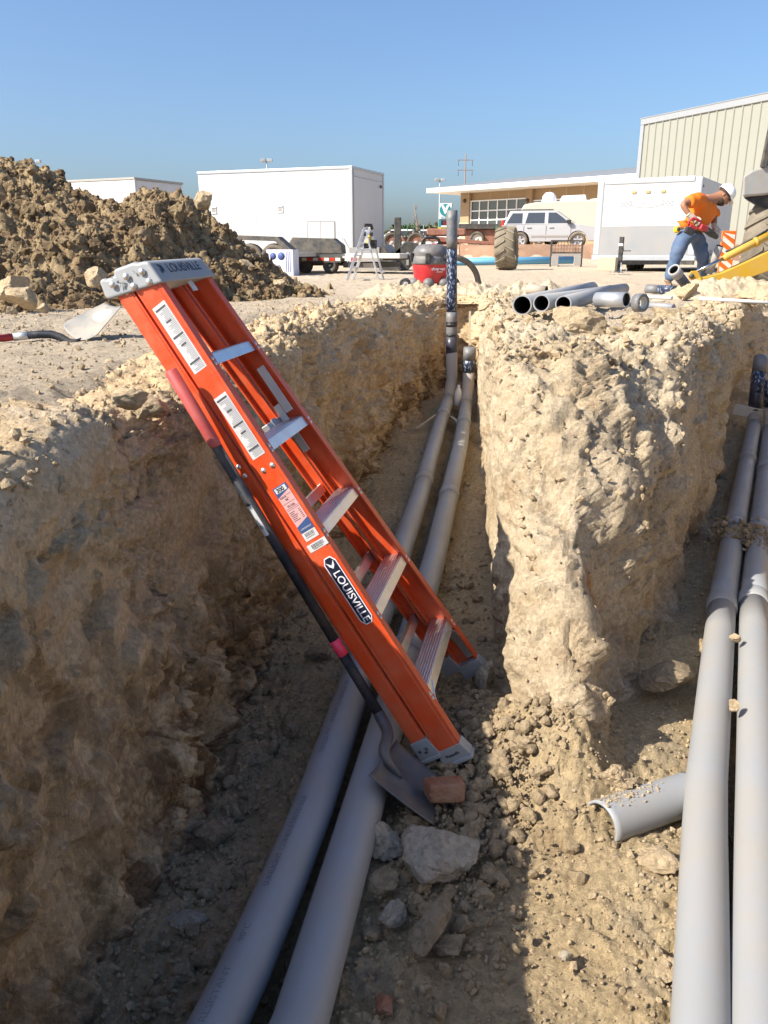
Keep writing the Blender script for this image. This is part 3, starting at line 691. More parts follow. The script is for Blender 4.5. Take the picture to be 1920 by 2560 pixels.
b = MB().box((.05, .075, 1.135), (.18, .10, 1.165)); b.box((.085, .07, 1.13), (.125, .075, 1.17)); b.build('latch', M['steel'], ladder, bevel=.003)
for sg in (-1, 1):   # curved knee braces under the bottom tread
    pts = [(sg * (LW(.24) - .10), .02, .232), (sg * (LW(.2) - .045), .02, .20), (sg * (LW(.14) - .022), .02, .14), (sg * (LW(.08) - .018), .02, .07)]
    b = MB(); pr = [Vector(p) for p in pts]
    for a_, c_ in zip(pr[:-1], pr[1:]): b.bar(a_, c_, .034, .004, (sg, 0, .6))
    br = b.build('knee_brace', M['alu'], ladder, bevel=.001)
    d = (pr[2] - pr[1]).normalized()
    for q in range(5): pass
    tm = frame((pr[1] + pr[2]) / 2 + Vector((-sg * .003, -.002, .003)), d, (0, 1, 0))
    b2 = MB(tm)
    for q in range(7): b2.box((-.03 + q * .009, -.006, 0), (-.0245 + q * .009, .006, .003))
    b2.build('print', M['ink'], br)
# cap
b = MB()
capz = lambda y: 1.652 + TA * y
prof = [(-.012, capz(-.012) - .002), (.166, capz(.166) - .002), (.168, capz(.168) + .010), (.158, capz(.158) + .058), (.140, capz(.140) + .062), (.134, capz(.134) + .056), (.108, capz(.108) + .058), (.100, capz(.10) + .076), (.035, capz(.035) + .078), (.022, capz(.022) + .072), (.004, capz(0) + .073), (-.008, capz(-.008) + .066)]
b.prism(prof, -.186, .186, lambda u, v, t: (t * (1 - .06 * (v - 1.65) / .09), u, v))
cap = b.build('top_cap', M['cap_grey'], ladder, bevel=.008, seg=3)
b = MB()
for (y, z) in ((.122, 1.728), (.072, 1.721), (.023, 1.704), (.07, 1.688), (.022, 1.671)):
    for sg in (-1, 1): b.lathe([(0, .006), (.006, .005), (.0095, .0015), (.0105, 0)], (sg * .1845, y, z), (sg, 0, 0), 14)
b.build('rivet', M['rivet'], cap)
b = MB()   # moulded mark on the cap's side
for (a_, c_) in (((.112, 1.742), (.086, 1.716)), ((.086, 1.716), (.098, 1.703)), ((.100, 1.718), (.106, 1.706)), ((.094, 1.717), (.100, 1.705)), ((.112, 1.742), (.105, 1.744)), ((.045, 1.712), (.044, 1.722)), ((.044, 1.722), (.040, 1.711))):
    b.bar((-.1848, a_[0], a_[1]), (-.1848, c_[0], c_[1]), .0024, .002, (1, 0, 0))
b.build('moulded_mark', M['foot_grey'], cap)
upv = Vector((0, -.09, 1)); FM = frame((.012, -.0100, 1.689), (1, 0, .0), (0, .057, 1))
text_mesh('lettering', 'LOUISVILLE', .043, M['navy'], cap, FM, .0016, sx=1.0, bold=.0)
b = MB(FM @ Matrix.Translation((-.148, 0, 0)))
for k in range(3): b.add([(-.012 + k * .007, .019 - k * .003, .001), (-.005 + k * .008, .017 - k * .003, .001), (.012, -.002, .001), (.006, -.012, .001)], [(0, 1, 2, 3)])
b.add([(-.012, -.017, .001), (.004, -.004, .001), (.004, .006, .001), (-.012, -.004, .001)], [(0, 1, 2, 3)])
b.build('emblem', M['navy'], cap)
# stickers on the near rail's web
def web_frame(y, z):   # lettering plane on the outer face of the near rail, x axis down the rail
    s = (0.174 - 0.2792) / 1.66
    return frame((-LW(z) - .0016, y, z), (s, 0, -1.0), (0, -1, 0))
def web_rect(z0, z1, y0, y1, m, name, parent=None, off=0.0):
    zc, yc = (z0 + z1) / 2, (y0 + y1) / 2; W_ = web_frame(yc, zc)
    b = MB(W_ @ Matrix.Translation((0, 0, off))); hx, hy = abs(z1 - z0) / 2, abs(y1 - y0) / 2
    b.box((-hx, -hy, -.0003), (hx, hy, .0006))
    return b.build(name, m, parent or ladder), W_
def print_rows(b, W_, x0, x1, y0, y1, n, seed, fill=.9, vert=False):
    r = random.Random(seed)
    for k in range(n):
        t = (k + .5) / n; h = (x1 - x0) / n * .42
        x = x0 + (x1 - x0) * t
        ya, yb = y0, y0 + (y1 - y0) * r.uniform(.45, fill)
        b.M = W_; b.box((x - h / 2, -yb, .0006), (x + h / 2, -ya, .0011))
for (z0, z1, y0, y1, sd) in ((1.609, 1.392, .018, .065, 1), (1.3045, 1.0975, .0135, .0585, 2)):
    sk, W_ = web_rect(z0, z1, y0, y1, M['sticker'], 'warning_sticker')
    hx = (z0 - z1) / 2; b = MB(); print_rows(b, W_, -hx + .018, hx - .004, -.020, .020, 42, sd); b.build('fine_print', M['ink_grey'], sk)
    b = MB(W_)
    for t in (.06, .25, .47, .60, .86): b.box((-hx + 2 * hx * t - .0028, -.0185 * (1 if t in (.06, .47, .86) else .5), .0006), (-hx + 2 * hx * t + .0028, .0185 * (1 if t in (.06, .47, .86) else .5), .0013))
    b.build('heading_bars', M['ink'], sk)
sk, W_ = web_rect(.997, .842, .011, .059, M['sticker_pink'], 'rating_sticker')
hx = .0775
b = MB(W_); b.add([(-hx, -.024, .001), (-hx, .024, .001), (-hx + .020, .024, .001), (-hx + .032, -.024, .001)], [(0, 1, 2, 3)]); b.build('blue_band', M['sticker_blue'], sk); b = MB(W_); b.add([(hx - .022, -.024, .001), (hx - .036, .024, .001), (hx, .024, .001), (hx, -.024, .001)], [(0, 1, 2, 3)]); b.build('blue_band', M['sticker_blue'], sk)
b = MB(W_ @ Matrix.Translation((-hx + .0115, 0, .0012))); b.box((-.008, -.020, 0), (.008, .019, .0004)); b.build('rating_plate', M['sticker'], sk)
RM = Matrix.Rotation(R(90), 4, 'Z')
text_mesh('rating_figures', '300', .017, M['navy'], sk, W_ @ Matrix.Translation((-hx + .0118, -.002, .0022)) @ Matrix.Rotation(R(-90), 4, 'Z').inverted(), .0004, sx=1.0, bold=.0004)
text_mesh('rating_text', '06"', .010, M['ink'], sk, W_ @ Matrix.Translation((-hx + .046, 0, .0014)) @ RM, .0003)
text_mesh('rating_text', 'FS1506', .009, M['ink'], sk, W_ @ Matrix.Translation((-hx + .067, 0, .0014)) @ RM, .0003)
text_mesh('rating_text', 'LOUISVILLE', .0075, M['sticker'], sk, W_ @ Matrix.Translation((hx - .010, .002, .0022)) @ RM, .0003)
b = MB(W_)
for t in (.033, .056, .073, .078): b.box((-hx + t, -.022, .0007), (-hx + t + .0007, .022, .0011))
for j in range(7):
    b.box((-hx + .036 if j == 0 else -hx + .080 + j * .0055, -.020, .0007), (-hx + .038 if j == 0 else -hx + .0818 + j * .0055, .003 - (j % 3) * .004, .0011))
    if j: b.box((-hx + .080 + j * .0055, .012, .0007), (-hx + .0818 + j * .0055, .019, .0011))
b.build('fine_print', M['ink'], sk)
sk, W_ = web_rect(.841, .814, .011, .059, M['sticker'], 'barcode_sticker')
b = MB(W_); r = random.Random(4); x = -.016
while x < .016:
    w = r.uniform(.0006, .002); b.box((-.010, x, .0007), (.001, x + w, .0011)); x += w + r.uniform(.0008, .0022)
b.box((.004, -.018, .0007), (.0055, .014, .0011)); b.build('barcode', M['ink'], sk)
sk, W_ = web_rect(.803, .779, .000, .067, M['sticker'], 'barcode_sticker')
b = MB(W_); x = -.020
while x < .022:
    w = r.uniform(.0006, .0022); b.box((-.008, x, .0007), (.004, x + w, .0011)); x += w + r.uniform(.0008, .0022)
b.box((.006, -.018, .0007), (.0075, .016, .0011)); b.build('barcode', M['ink'], sk)
def octo(b, hx, hy, c, z):
    b.add([(-hx, -hy + c, z), (-hx + c * 1.6, -hy, z), (hx - c * 1.6, -hy, z), (hx, -hy + c, z), (hx, hy - c, z), (hx - c * 1.6, hy, z), (-hx + c * 1.6, hy, z), (-hx, hy - c, z)], [tuple(range(8))])
W_ = web_frame(.0315, .628)
b = MB(W_); octo(b, .117, .0215, .011, .0008); sk = b.build('brand_plate', M['silver_print'], ladder, solid=.0008)
b = MB(W_); octo(b, .1135, .0185, .0098, .0016); b.build('navy_field', M['navy'], sk)
text_mesh('brand_lettering', 'LOUISVILLE', .034, M['silver_print'], sk, W_ @ Matrix.Translation((.020, 0, .0022)), .0006, sx=1.03, bold=.0003)
b = MB(W_ @ Matrix.Translation((-.091, 0, .0021)))
for k in range(3):
    o = k * .0055
    b.add([(-.012 + o, .013 - o * .3, 0), (-.009 + o, .013 - o * .3, 0), (.006 + o * .6, 0, 0), (-.009 + o, -.013 + o * .3, 0), (-.012 + o, -.013 + o * .3, 0), (.002 + o * .6, 0, 0)], [(0, 1, 2, 5), (5, 2, 3, 4)])
b.build('emblem', M['silver_print'], sk)
b = MB()
for (y, z) in ((.113, 1.105), (.112, 1.073), (.05, 1.057), (.017, 1.056)): b.lathe([(0, .005), (.005, .004), (.008, .001), (.0085, 0)], (-LW(z) - .0012 + (.004 if y > .08 else 0), y, z), (-1, 0, 0), 14)
for (y, z) in ((.127, 1.70), (.105, 1.688)): b.lathe([(0, .004), (.005, .003), (.006, 0)], (-LW(z) + .001, y, z), (-1, 0, 0), 12)
b.build('rivet', M['rivet'], ladder)
b = MB().box((.02, .01, 1.62), (.05, .014, 1.66)); b.build('tag', M['sticker'], ladder)

# ------------------------------------------------------------------ shovel standing in the trench
sp = [at(425, 925, y=2.26), at(530, 1095, y=2.24), at(695, 1368, y=2.19), at(825, 1590, y=2.16), at(957, 1800, y=2.13)]
top, bot = sp[0], sp[-1]
shov = empty('shovel', (0, 0, 0), label='square mouthed shovel with black shaft and red grip leaning beside the orange stepladder', cat='shovel')
ln = lambda t: top.lerp(bot, t)
MB().tube([ln(0), ln(.004), ln(.19), ln(.2), ln(.205)], [.012, .0185, .0185, .0165, .0155], 20).build('grip', M['grip_red'], shov, label='red rubber grip')
MB().tube([ln(.203), ln(.76)], .0155, 20).build('shaft', M['shaft'], shov)
MB().tube([ln(.755), ln(.80)], .0172, 20).build('band', M['hot_pink'], shov, label='pink tape band')
n1 = bot + Vector((.012, -.02, -.06)); n2 = bot + Vector((.012, -.02, -.13)); n3 = bot + Vector((.02, -.03, -.19))
MB().tube([ln(.79), ln(.9), bot], [.0158, .0158, .0162], 20).build('lower_shaft', M['shaft'], shov)
q00 = at(922, 1950, z=.222); q01 = at(990, 1862, z=.185); q10 = at(1085, 2071, z=.095); q11 = at(1094, 1945, z=.10)
def blade_fn(u, v):
    p = q00.lerp(q01, v).lerp(q10.lerp(q11, v), u)
    w = 2 * v - 1
    p += Vector((0, 0, 1)) * (.030 * (w * w - .45) * (1 - .35 * u)) + Vector((0, 0, 1)) * (.02 * max(0, .12 - u) / .12 * (1 - w * w))
    p += Vector((0, 0, 1)) * .014 * math.exp(-(w / .22) ** 2) * max(0, 1 - u * 1.3) - Vector((0, 0, 1)) * .02 * u * (1 - u)
    return p
b0_, b1_ = blade_fn(.03, .5) + Vector((0, 0, .012)), blade_fn(.34, .5) + Vector((0, 0, .002))
n1 = bot.lerp(b0_, .45) + Vector((.012, .004, .004))
sk_ = catmull(np.array([(*(bot + (top - bot) * .02), 0), (*n1, 0), (*b0_, 0), (*b1_, 0)]), 8)[:, :3]
MB().tube([tuple(q) for q in sk_], [.0178 - .011 * max(0, k / (len(sk_) - 1) - .55) / .45 for k in range(len(sk_))], 18).build('socket', M['blade'], shov)
MB().grid(blade_fn, 20, 20).build('blade', M['blade'], shov, solid=.0035)
# sticker on the shaft
dv = (bot - top).normalized(); c0 = ln(.405); side = Vector((-.55, -.83, .05)); side = (side - dv * side.dot(dv)).normalized()
b = MB()
b.grid(lambda u, v: c0 + dv * (u - .5) * .10 + (Matrix.Rotation((v - .5) * 1.3, 3, dv) @ side) * .0160, 2, 8); lab = b.build('label', M['sticker'], shov)
text_mesh('lettering', "48\"", .012, M['ink'], lab, frame(c0 + side * .0166 + dv * .022, dv, side.cross(dv) * 1), .0003)

# ------------------------------------------------------------------ conduits in the trench
PR = .057
def print_line(parent, p0, p1, s, size, up):
    d = (Vector(p1) - Vector(p0)); fr = frame((Vector(p0) + Vector(p1)) / 2, d, up)
    text_mesh('stamped_text', s, size, M['ink_grey'], parent, fr, .0003)
def run(name, label, pts, joints, material, group, split=None):
    """a run of glued conduit: straight sections, belled joints"""
    t = empty(name, pts[0], label=label, cat='pipe', group=group); o = Vector(pts[0])
    loc = [Vector(p) - o for p in pts]
    cuts = sorted(joints)
    def along(s):
        L = [(loc[i + 1] - loc[i]).length for i in range(len(loc) - 1)]
        for i, l in enumerate(L):
            if s <= l or i == len(L) - 1: return loc[i].lerp(loc[i + 1], s / l)
            s -= l
    tot = sum((loc[i + 1] - loc[i]).length for i in range(len(loc) - 1))
    ends = [0] + [j * tot for j in cuts] + [tot]
    for a, b_ in zip(ends[:-1], ends[1:]):
        n = max(2, int((b_ - a) / .25)); MB().tube([along(a + (b_ - a) * k / n) for k in range(n + 1)], PR, 32).build('pipe_section', material, t)
    for j in cuts:
        s = j * tot
        MB().tube([along(s - .005), along(s), along(s + .085), along(s + .10)], [PR, PR + .0065, PR + .0065, PR + .0005], 32).build('bell_joint', material, t)
    return t, o, along, tot
def riser(t, o, base, pts, r=.059):
    """upright end: elbow, tape wraps"""
    pass
zc = .135
la = [Vector((-.52, .55, zc)), Vector((-.326, 1.19, zc)), Vector((-.211, 1.744, zc)), Vector((.214, 4.70, zc + .01)), Vector((.50, 6.9, zc + .05)), at(1121, 997, z=.22)]
lt, o, al, tot = run('conduit_run', 'long grey conduit nearest the left bank, rising to a tall tape-wrapped stub', la, (.36, .62, .90), M['pvc'], 'grey conduits lying in the trenches')
yb = la[-1].y
rp = [la[-1], la[-1] + Vector((.03, .18, .05)), Vector((at(1129, 960, y=yb + .3).x, yb + .30, .36)), Vector((at(1129, 900, y=yb + .36).x, yb + .36, .62))]
MB().tube([p - o for p in rp], PR, 28).build('elbow', M['pvc_dusty'], lt)
yr = yb + .36; up_at = lambda px, py: at(px, py, y=yr) - o
for nm, m, y0, y1, r_, lab in (('lower_wrap', 'wrap_dark', 935, 842, .0575, 'dark navy tape'), ('white_band', 'foil', 846, 780, .0555, 'silvery tape band printed black'), ('patterned_wrap', 'wrap', 786, 592, .051, 'navy tape with white print'), ('end_wrap', 'foil', 622, 526, .0525, 'silver end wrap')):
    xa = 1129 + (935 - y0) * .0 ; rr = [r_ * 1.0] * 5
    MB().tube([up_at(1129 + .003 * (935 - (y0 + (y1 - y0) * k / 4)), y0 + (y1 - y0) * k / 4) for k in range(5)], [r_, r_ + .001, r_ - .0008, r_ + .0006, r_], 28).build(nm, M[m], lt, label=lab)
b = MB()
for k, (py, w) in enumerate(((838, .010), (812, .018), (806, .008))):
    p = up_at(1129, py); b.lathe([(.0556, -w), (.0570, -w), (.0570, w), (.0556, w)], p, (0, .05, 1), 28)
b.build('black_ties', M['black'], lt)
M['stamp'] = mat('faint stamped ink', (0.20, 0.21, 0.225), .6)
for (k0, k1, s) in ((.50, .65, 'RESISTANT'), (.70, .76, '90°C'), (.84, 1.22, 'SUNLIGHT CONDUIT/ISTG 02.0'), (1.36, 1.85, 'LISTED PVC - 09NUM SCHEDULE 40')):
    nrm = Vector((-.30, -.34, .89)).normalized(); off = nrm * (PR + .0005)
    d = (la[2] - la[0]).normalized() if k1 < .6 else (la[3] - la[2]).normalized()
    p0, p1 = al(k0 + .12), al(k1 + .12); dd = (p1 - p0).normalized(); nn = (nrm - dd * nrm.dot(dd)).normalized()
    text_mesh('stamped_text', s, .023, M['stamp'], lt, frame((p0 + p1) / 2 + nn * (PR + .0006), dd, nn.cross(dd)), .0003, sx=(k1 - k0) / (.023 * .62 * len(s)))
lb = [Vector((-.40, .45, zc)), Vector((-.169, 1.19, zc)), Vector((-.076, 1.744, zc)), Vector((.257, 3.754, zc)), Vector((.60, 6.1, zc + .03)), at(1166, 1010, z=.20)]
lt2, o, al, tot = run('conduit_run', 'long grey conduit under the ladder feet, second from the left bank', lb, (.32, .60, .88), M['pvc'], 'grey conduits lying in the trenches')
yb = lb[-1].y; yr = yb + .30; up_at = lambda px, py: at(px, py, y=yr) - o
MB().tube([lb[-1] - o, lb[-1] - o + Vector((.02, .16, .05)), up_at(1171, 955), up_at(1172, 925)], PR, 28).build('elbow', M['pvc_dusty'], lt2)
MB().tube([up_at(1172, 930), up_at(1173, 895)], .060, 28).build('patterned_wrap', M['wrap'], lt2, label='navy tape with white print')
MB().tube([up_at(1173, 900), up_at(1175, 868)], [.0625, .0615], 28).build('end_wrap', M['foil'], lt2, label='crumpled silver end wrap')
# right hand trench
zr = .145
ra = [at(1752, 2560, z=zr) + (at(1752, 2560, z=zr) - at(1762, 1990, z=zr)) * .9, at(1752, 2560, z=zr), at(1763, 1990, z=zr), at(1806, 1500, z=zr), at(1830, 1354, z=zr), at(1877, 1105, z=.15), at(1886, 1062, z=.16)]
rt1, o, al, tot = run('conduit_run', 'long pale grey conduit beside the offcut in the right trench, left of its pair', ra, (.40, .56, .80), M['pvc'], 'grey conduits lying in the trenches')
yr = ra[-1].y + .12; up_at = lambda px, py: at(px, py, y=yr + (1052 - py) * .0012) - o
MB().tube([ra[-1] - o, up_at(1886, 1040), up_at(1888, 1020)], PR, 28).build('elbow', M['pvc_dusty'], rt1)
MB().tube([up_at(1887, 1030), up_at(1894, 960)], .060, 28).build('lower_wrap', M['wrap_dark'], rt1)
MB().tube([up_at(1892, 985), up_at(1898, 930)], .061, 28).build('patterned_wrap', M['wrap'], rt1, label='navy tape with white print')
MB().tube([up_at(1898, 932), up_at(1901, 912), up_at(1903, 890)], [.062, .063, .060], 28).build('end_wrap', M['foil'], rt1, label='silver end wrap')
rb = [at(1899, 2560, z=zr) + (at(1899, 2560, z=zr) - at(1893, 1990, z=zr)) * .9, at(1899, 2560, z=zr), at(1893, 1990, z=zr), at(1884, 1500, z=zr), at(1897, 1354, z=zr), at(1918, 1150, z=.15), at(1925, 1075, z=.15)]
rt2, o, al, tot = run('conduit_run', 'long pale grey conduit at the right edge, half out of the picture', rb, (.42, .57, .78), M['pvc'], 'grey conduits lying in the trenches')
yr = rb[-1].y + .12; up_at = lambda px, py: at(px, py, y=yr) - o
MB().tube([rb[-1] - o, up_at(1926, 1055), up_at(1927, 1010)], PR, 28).build('elbow', M['pvc_dusty'], rt2)
MB().tube([up_at(1927, 1015), up_at(1930, 950)], .061, 28).build('patterned_wrap', M['wrap'], rt2, label='navy tape with white print')
# soil spilled over the joints of the right pair
rs_ = np.random.RandomState(8); cj = at(1866, 1338, z=.185); n_ = 900
pj = np.array(cj) + rs_.normal(scale=(.07, .10, .012), size=(n_, 3)); pj[:, 2] = np.minimum(pj[:, 2], .215)
o_ = scatter('joint_soil', pj, np.tile([0, 0, 1.], (n_, 1)), np.clip(rs_.lognormal(np.log(.008), .6, n_), .003, .028), M['clod_mid'], 55, sub=1, variants=8); tag(o_, 'crumbled soil spilled over the joints of the right pair of conduits', 'soil', kind='stuff')
# half-pipe offcut
e0 = at(1500, 2062, z=.105); e1 = at(1726, 1985, z=.078)
dh = (e1 - e0).normalized(); up = Vector((.05, -.25, 1)); sd = dh.cross(up).normalized(); up = sd.cross(dh)
def shell(r):
    return lambda u, v: e0 + (e1 - e0) * u + (up * math.sin(R(-12 + 190 * v)) + sd * -math.cos(R(-12 + 190 * v))) * r
b = MB(); b.grid(shell(.0605), 20, 28)
hp = b.build('half_pipe_offcut', M['pvc'], None, solid=.0075)
tag(hp, 'half round offcut of grey pipe lying hollow side down across the right trench', 'pipe offcut')

# ------------------------------------------------------------------ bits lying in the trench
b = MB().obox((0, 0, 0), (.112, .08, .055)); br = b.build('brick', M['brick'], None, bevel=.010, seg=3)
for v in br.data.vertices: v.co += Vector((mnoise.noise(v.co * 30), mnoise.noise(v.co * 30 + Vector((5, 0, 0))), mnoise.noise(v.co * 30 + Vector((9, 0, 0))))) * .012
br.location = at(1112, 1975, z=.135); br.rotation_euler = (R(-18), R(4), R(8))
tag(br, 'broken half of a red brick resting on the shovel blade', 'brick')
rock('rock', at(1105, 2170, z=.070), .118, 41, M['stone_grey'], 'biggest rock in the trench, flat topped, below the red brick', 'rock', (1.0, .9, .62), (.25, .1, 2.3), flat=.60)
rock('rock', at(958, 2128, z=.085), .060, 42, M['stone_grey'], 'rounded clod wedged between the conduit and the biggest rock', 'rock', (1, .85, .8), (0, .2, .4), rough=.10)
rock('rock', at(946, 2232, z=.08), .064, 43, M['stone'], 'dark flat clod beside the conduit, below the rounded clod', 'rock', (1.05, .8, .55), (.1, -.15, .3), rough=.10)
rock('rock', at(977, 2300, z=.085), .040, 44, M['stone_grey'], 'small pale egg-shaped rock left of the pointed slab', 'rock', (1, .85, .8), (0, 0, .9))
rock('rock', at(1078, 2338, z=.09), .078, 45, M['stone'], 'long pointed slab of dark rock below the biggest rock', 'rock', (1.15, .55, .6), (.5, -.25, 1.05), flat=.55)
rock('rock', at(1128, 2372, z=.075), .045, 46, M['stone'], 'dark clod tucked under the pointed slab', 'rock', (1, .8, .6), (0, 0, .4))
rock('rock', at(800, 1640, z=.11), .055, 47, M['stone'], 'rock lying between the left bank and the conduit, level with the pink band', 'rock', (1.1, .8, .6), (0, 0, .3))
rock('rock', at(535, 2110, z=.075), .058, 48, M['stone'], 'round grey rock at the foot of the left wall', 'rock', (1, .9, .75), (0, .1, .3), rough=.04)
rock('rock', at(467, 2302, z=.075), .045, 49, M['stone_grey'], 'pale flat stone half buried near the left wall', 'stone', (1.15, .75, .3), (0, 0, .2), sink=.5)
rock('rock', at(722, 1830, z=.085), .05, 50, M['stone'], 'dull rock against the left edge of the leftmost conduit', 'rock', (.8, 1.1, .6), (0, 0, .3))
rock('rock', at(1205, 1845, z=.10), .050, 51, M['stone_grey'], 'angular grey rock behind the ladder foot by the earth bank', 'rock', (.9, .9, .85), (.2, .3, .3), flat=.55)
rock('rock', at(1212, 1720, z=.10), .062, 52, M['stone_grey'], 'upright grey slab between the far ladder foot and the earth bank', 'rock', (.5, .8, 1.2), (.1, .2, .4), flat=.55)
rock('rock', at(1165, 1905, z=.10), .036, 53, M['stone'], 'small clod just right of the near ladder foot', 'rock', (1, .8, .7), (0, 0, .8))
rock('rock', at(1160, 1790, z=.10), .050, 62, M['stone'], 'brown clod under the lowest step of the stepladder', 'rock', (1, .9, .7), (0, .1, .8), flat=.5)
rock('rock', at(1660, 1715, z=.11), .105, 54, M['stone'], 'large flat clod in the shade of the right trench', 'rock', (1.1, .8, .5), (0, 0, .6), sink=.4)
rock('rock', at(1541, 1970, z=.13), .060, 55, M['clod'], 'tan clod lodged behind the half pipe offcut', 'clod', (1.1, .75, .8), (0, 0, .4), rough=.12)
rock('rock', at(1640, 2160, z=.10), .060, 56, M['clod'], 'brown flat clod below the half pipe offcut', 'clod', (1.1, .7, .5), (.1, 0, -.5))
rock('rock', at(1412, 2396, z=.082), .017, 57, M['stone_grey'], 'smooth white pebble alone on the sunlit trench floor', 'pebble', (1.2, .8, .7), (0, 0, .1), rough=.02, sink=.2)
rock('rock', at(1672, 2435, z=.08), .040, 58, M['clod'], 'pale flat clod close to the right pair of conduits', 'clod', (1, .9, .45), (0, 0, .6))
rock('rock', at(960, 2520, z=.078), .032, 59, M['brick'], 'orange brown chip of clay near the bottom edge of the picture', 'stone', (.8, 1.1, .5), (0, 0, .3))
rock('rock', at(1836, 1607, z=.195), .021, 60, M['clod'], 'upper of two tan lumps caught between the right conduits', 'clod', (1, 1, .9), (0, 0, .3), sink=.0)
rock('rock', at(1832, 1777, z=.195), .024, 61, M['clod'], 'lower of two tan lumps caught between the right conduits', 'clod', (1, 1, .9), (0, 0, 1.3), sink=.0)
rock('rock', at(1525, 1762, z=.28), .016, 63, M['clod'], 'small crumbly lump stuck on the shaded side of the earth bank', 'clod', (1, .8, 1), (0, 0, .3), rough=.14)
for i, (px, py, r_, sq, rz, lab) in enumerate(((1440, 818, .165, (1.15, .7, .50), .2, 'big broken slab of dry earth on the bank below the three pipes'), (1600, 806, .10, (1.1, .7, .6), .5, 'broken slab of dry earth below the roll of tape'), (1680, 803, .13, (1.3, .7, .5), -.3, 'long tilted slab of dry earth at the right of the bank top'),
                                      (1560, 832, .06, (1.2, .8, .7), .1, 'small clod beneath the slabs of dry earth on the bank'), (365, 1020, .055, (1.1, .8, .8), .3, 'lump of dry earth on the left rim beside the red grip'), (330, 1000, .045, (1.2, .8, .8), .8, 'smaller lump of dry earth on the left rim behind the first'), (142, 1220, .030, (1, .8, 1), .3, 'pale lump stuck high on the shaded left wall'))):
    yy = {1440: 4.15, 1600: 4.3, 1680: 4.35, 1560: 4.0, 365: 2.25, 330: 2.12, 142: 1.72}[px]
    p = at(px, py, y=yy); p.z -= r_ * sq[2] * .75
    rock('clod', p, r_, 80 + i, M['clod'], lab, 'clod', sq, (.1, .1, rz), rough=.08, flat=.5, sink=.1)
# sticks and litter
b = MB().bar(at(1040, 1072, z=.16), at(1106, 1027, z=.22), .018, .012); tag(b.build('stick', M['wood'], None), 'thin stick lying from the left wall to the leftmost conduit', 'stick')
b = MB().bar(at(1125, 1042, z=.15), at(1160, 1066, z=.15), .03, .02); tag(b.build('stick', M['wood'], None), 'short stick lying between the two conduits of the left trench', 'stick')
b = MB().bar(at(1174, 872, y=9.1), at(1175, 778, y=9.15), .022, .022, (0, 1, 0)); tag(b.build('stake', M['wood'], None), 'thin wooden stake upright at the far end of the left trench', 'stake')
bp = at(1143, 1014, z=.17)
bt = MB().lathe([(.0, 0), (.032, 0), (.034, .01), (.034, .12), (.028, .15), (.013, .18), (.013, .20), (0, .20)], bp, (.05, 0, 1), 16).build('bottle', M['rod'], None); tag(bt, 'small clear plastic bottle at the far end between the conduits', 'bottle')
b = MB().bar(at(1834, 1022, y=7.0), at(1925, 1040, y=6.9), .03, .09, (0, 0, 1)); tag(b.build('board', M['board'], None, bevel=.003), 'pale board laid across the right trench under the wrapped conduit', 'board')

# ------------------------------------------------------------------ things on the dividing bank
def loose_pipe(p0, p1, r_, label, m='pvc', name='pipe', group='loose pipes on the bank', wall_t=.0065):
    p0, p1 = Vector(p0), Vector(p1); t = empty(name, p0, label=label, cat='pipe', group=group)
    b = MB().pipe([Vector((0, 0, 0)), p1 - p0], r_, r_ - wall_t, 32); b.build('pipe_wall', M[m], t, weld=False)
    bo = MB().tube([(p1 - p0) * .004, (p1 - p0) * .5, p1 - p0], r_ - wall_t - .0006, 24, cap=False).build('bore_shade', M['bore_shade'], t)  # added lining, shade of the pipe's inside put into its colour
    dd = (p1 - p0).normalized(); MB().lathe([(0, -.12), (r_ - wall_t * .8, -.10), (r_ - wall_t * .8, -.02), (0, -.02)], p1 - p0, dd, 20).build('far_end_blocker', M['black'], t)  # unseen black disc added at the far end to keep the inside dark
    return t
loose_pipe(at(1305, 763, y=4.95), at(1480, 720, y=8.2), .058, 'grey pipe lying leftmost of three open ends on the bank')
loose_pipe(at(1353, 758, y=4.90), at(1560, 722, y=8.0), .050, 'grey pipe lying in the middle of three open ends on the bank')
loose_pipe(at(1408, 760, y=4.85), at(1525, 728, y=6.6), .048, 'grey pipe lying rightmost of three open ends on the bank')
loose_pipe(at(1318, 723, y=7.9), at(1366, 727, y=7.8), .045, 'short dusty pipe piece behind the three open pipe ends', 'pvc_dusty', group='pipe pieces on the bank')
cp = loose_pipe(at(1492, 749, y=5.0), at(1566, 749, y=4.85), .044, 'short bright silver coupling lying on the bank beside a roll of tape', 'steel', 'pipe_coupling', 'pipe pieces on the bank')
b = MB(); c0 = at(1600, 757, y=4.55); ax = Vector((.55, -.80, .05)).normalized()
rl = empty('tape_roll', c0, label='roll of silver duct tape standing on edge on the bank', cat='tape roll')
b.lathe([(.034, -.024), (.049, -.024), (.0495, 0), (.049, .024), (.034, .024)], (0, 0, 0), ax, 36, closed=True); b.build('tape', M['foil'], rl)
MB().lathe([(.0335, -.022), (.031, -.022), (.031, .022), (.0335, .022)], (0, 0, 0), ax, 36, closed=True).build('core', M['board'], rl)
b = MB().tube([at(1748, 746, y=5.3), at(1945, 758, y=5.1)], .011, 14); tag(b.build('rod', M['rod'], None), 'thin white plastic rod lying across the right edge of the bank', 'rod')
b = MB().tube([at(1612, 741, y=6.2), at(1680, 745, y=6.0)], .013, 14); tag(b.build('rod', M['rod'], None), 'short white rod lying behind the roll of tape', 'rod')
b = MB().tube([at(1612, 762, y=5.2), at(1684, 768, y=5.0)], .018, 16); tag(b.build('thin_pipe', M['pvc'], None), 'thin grey pipe lying just behind the roll of tape', 'pipe')
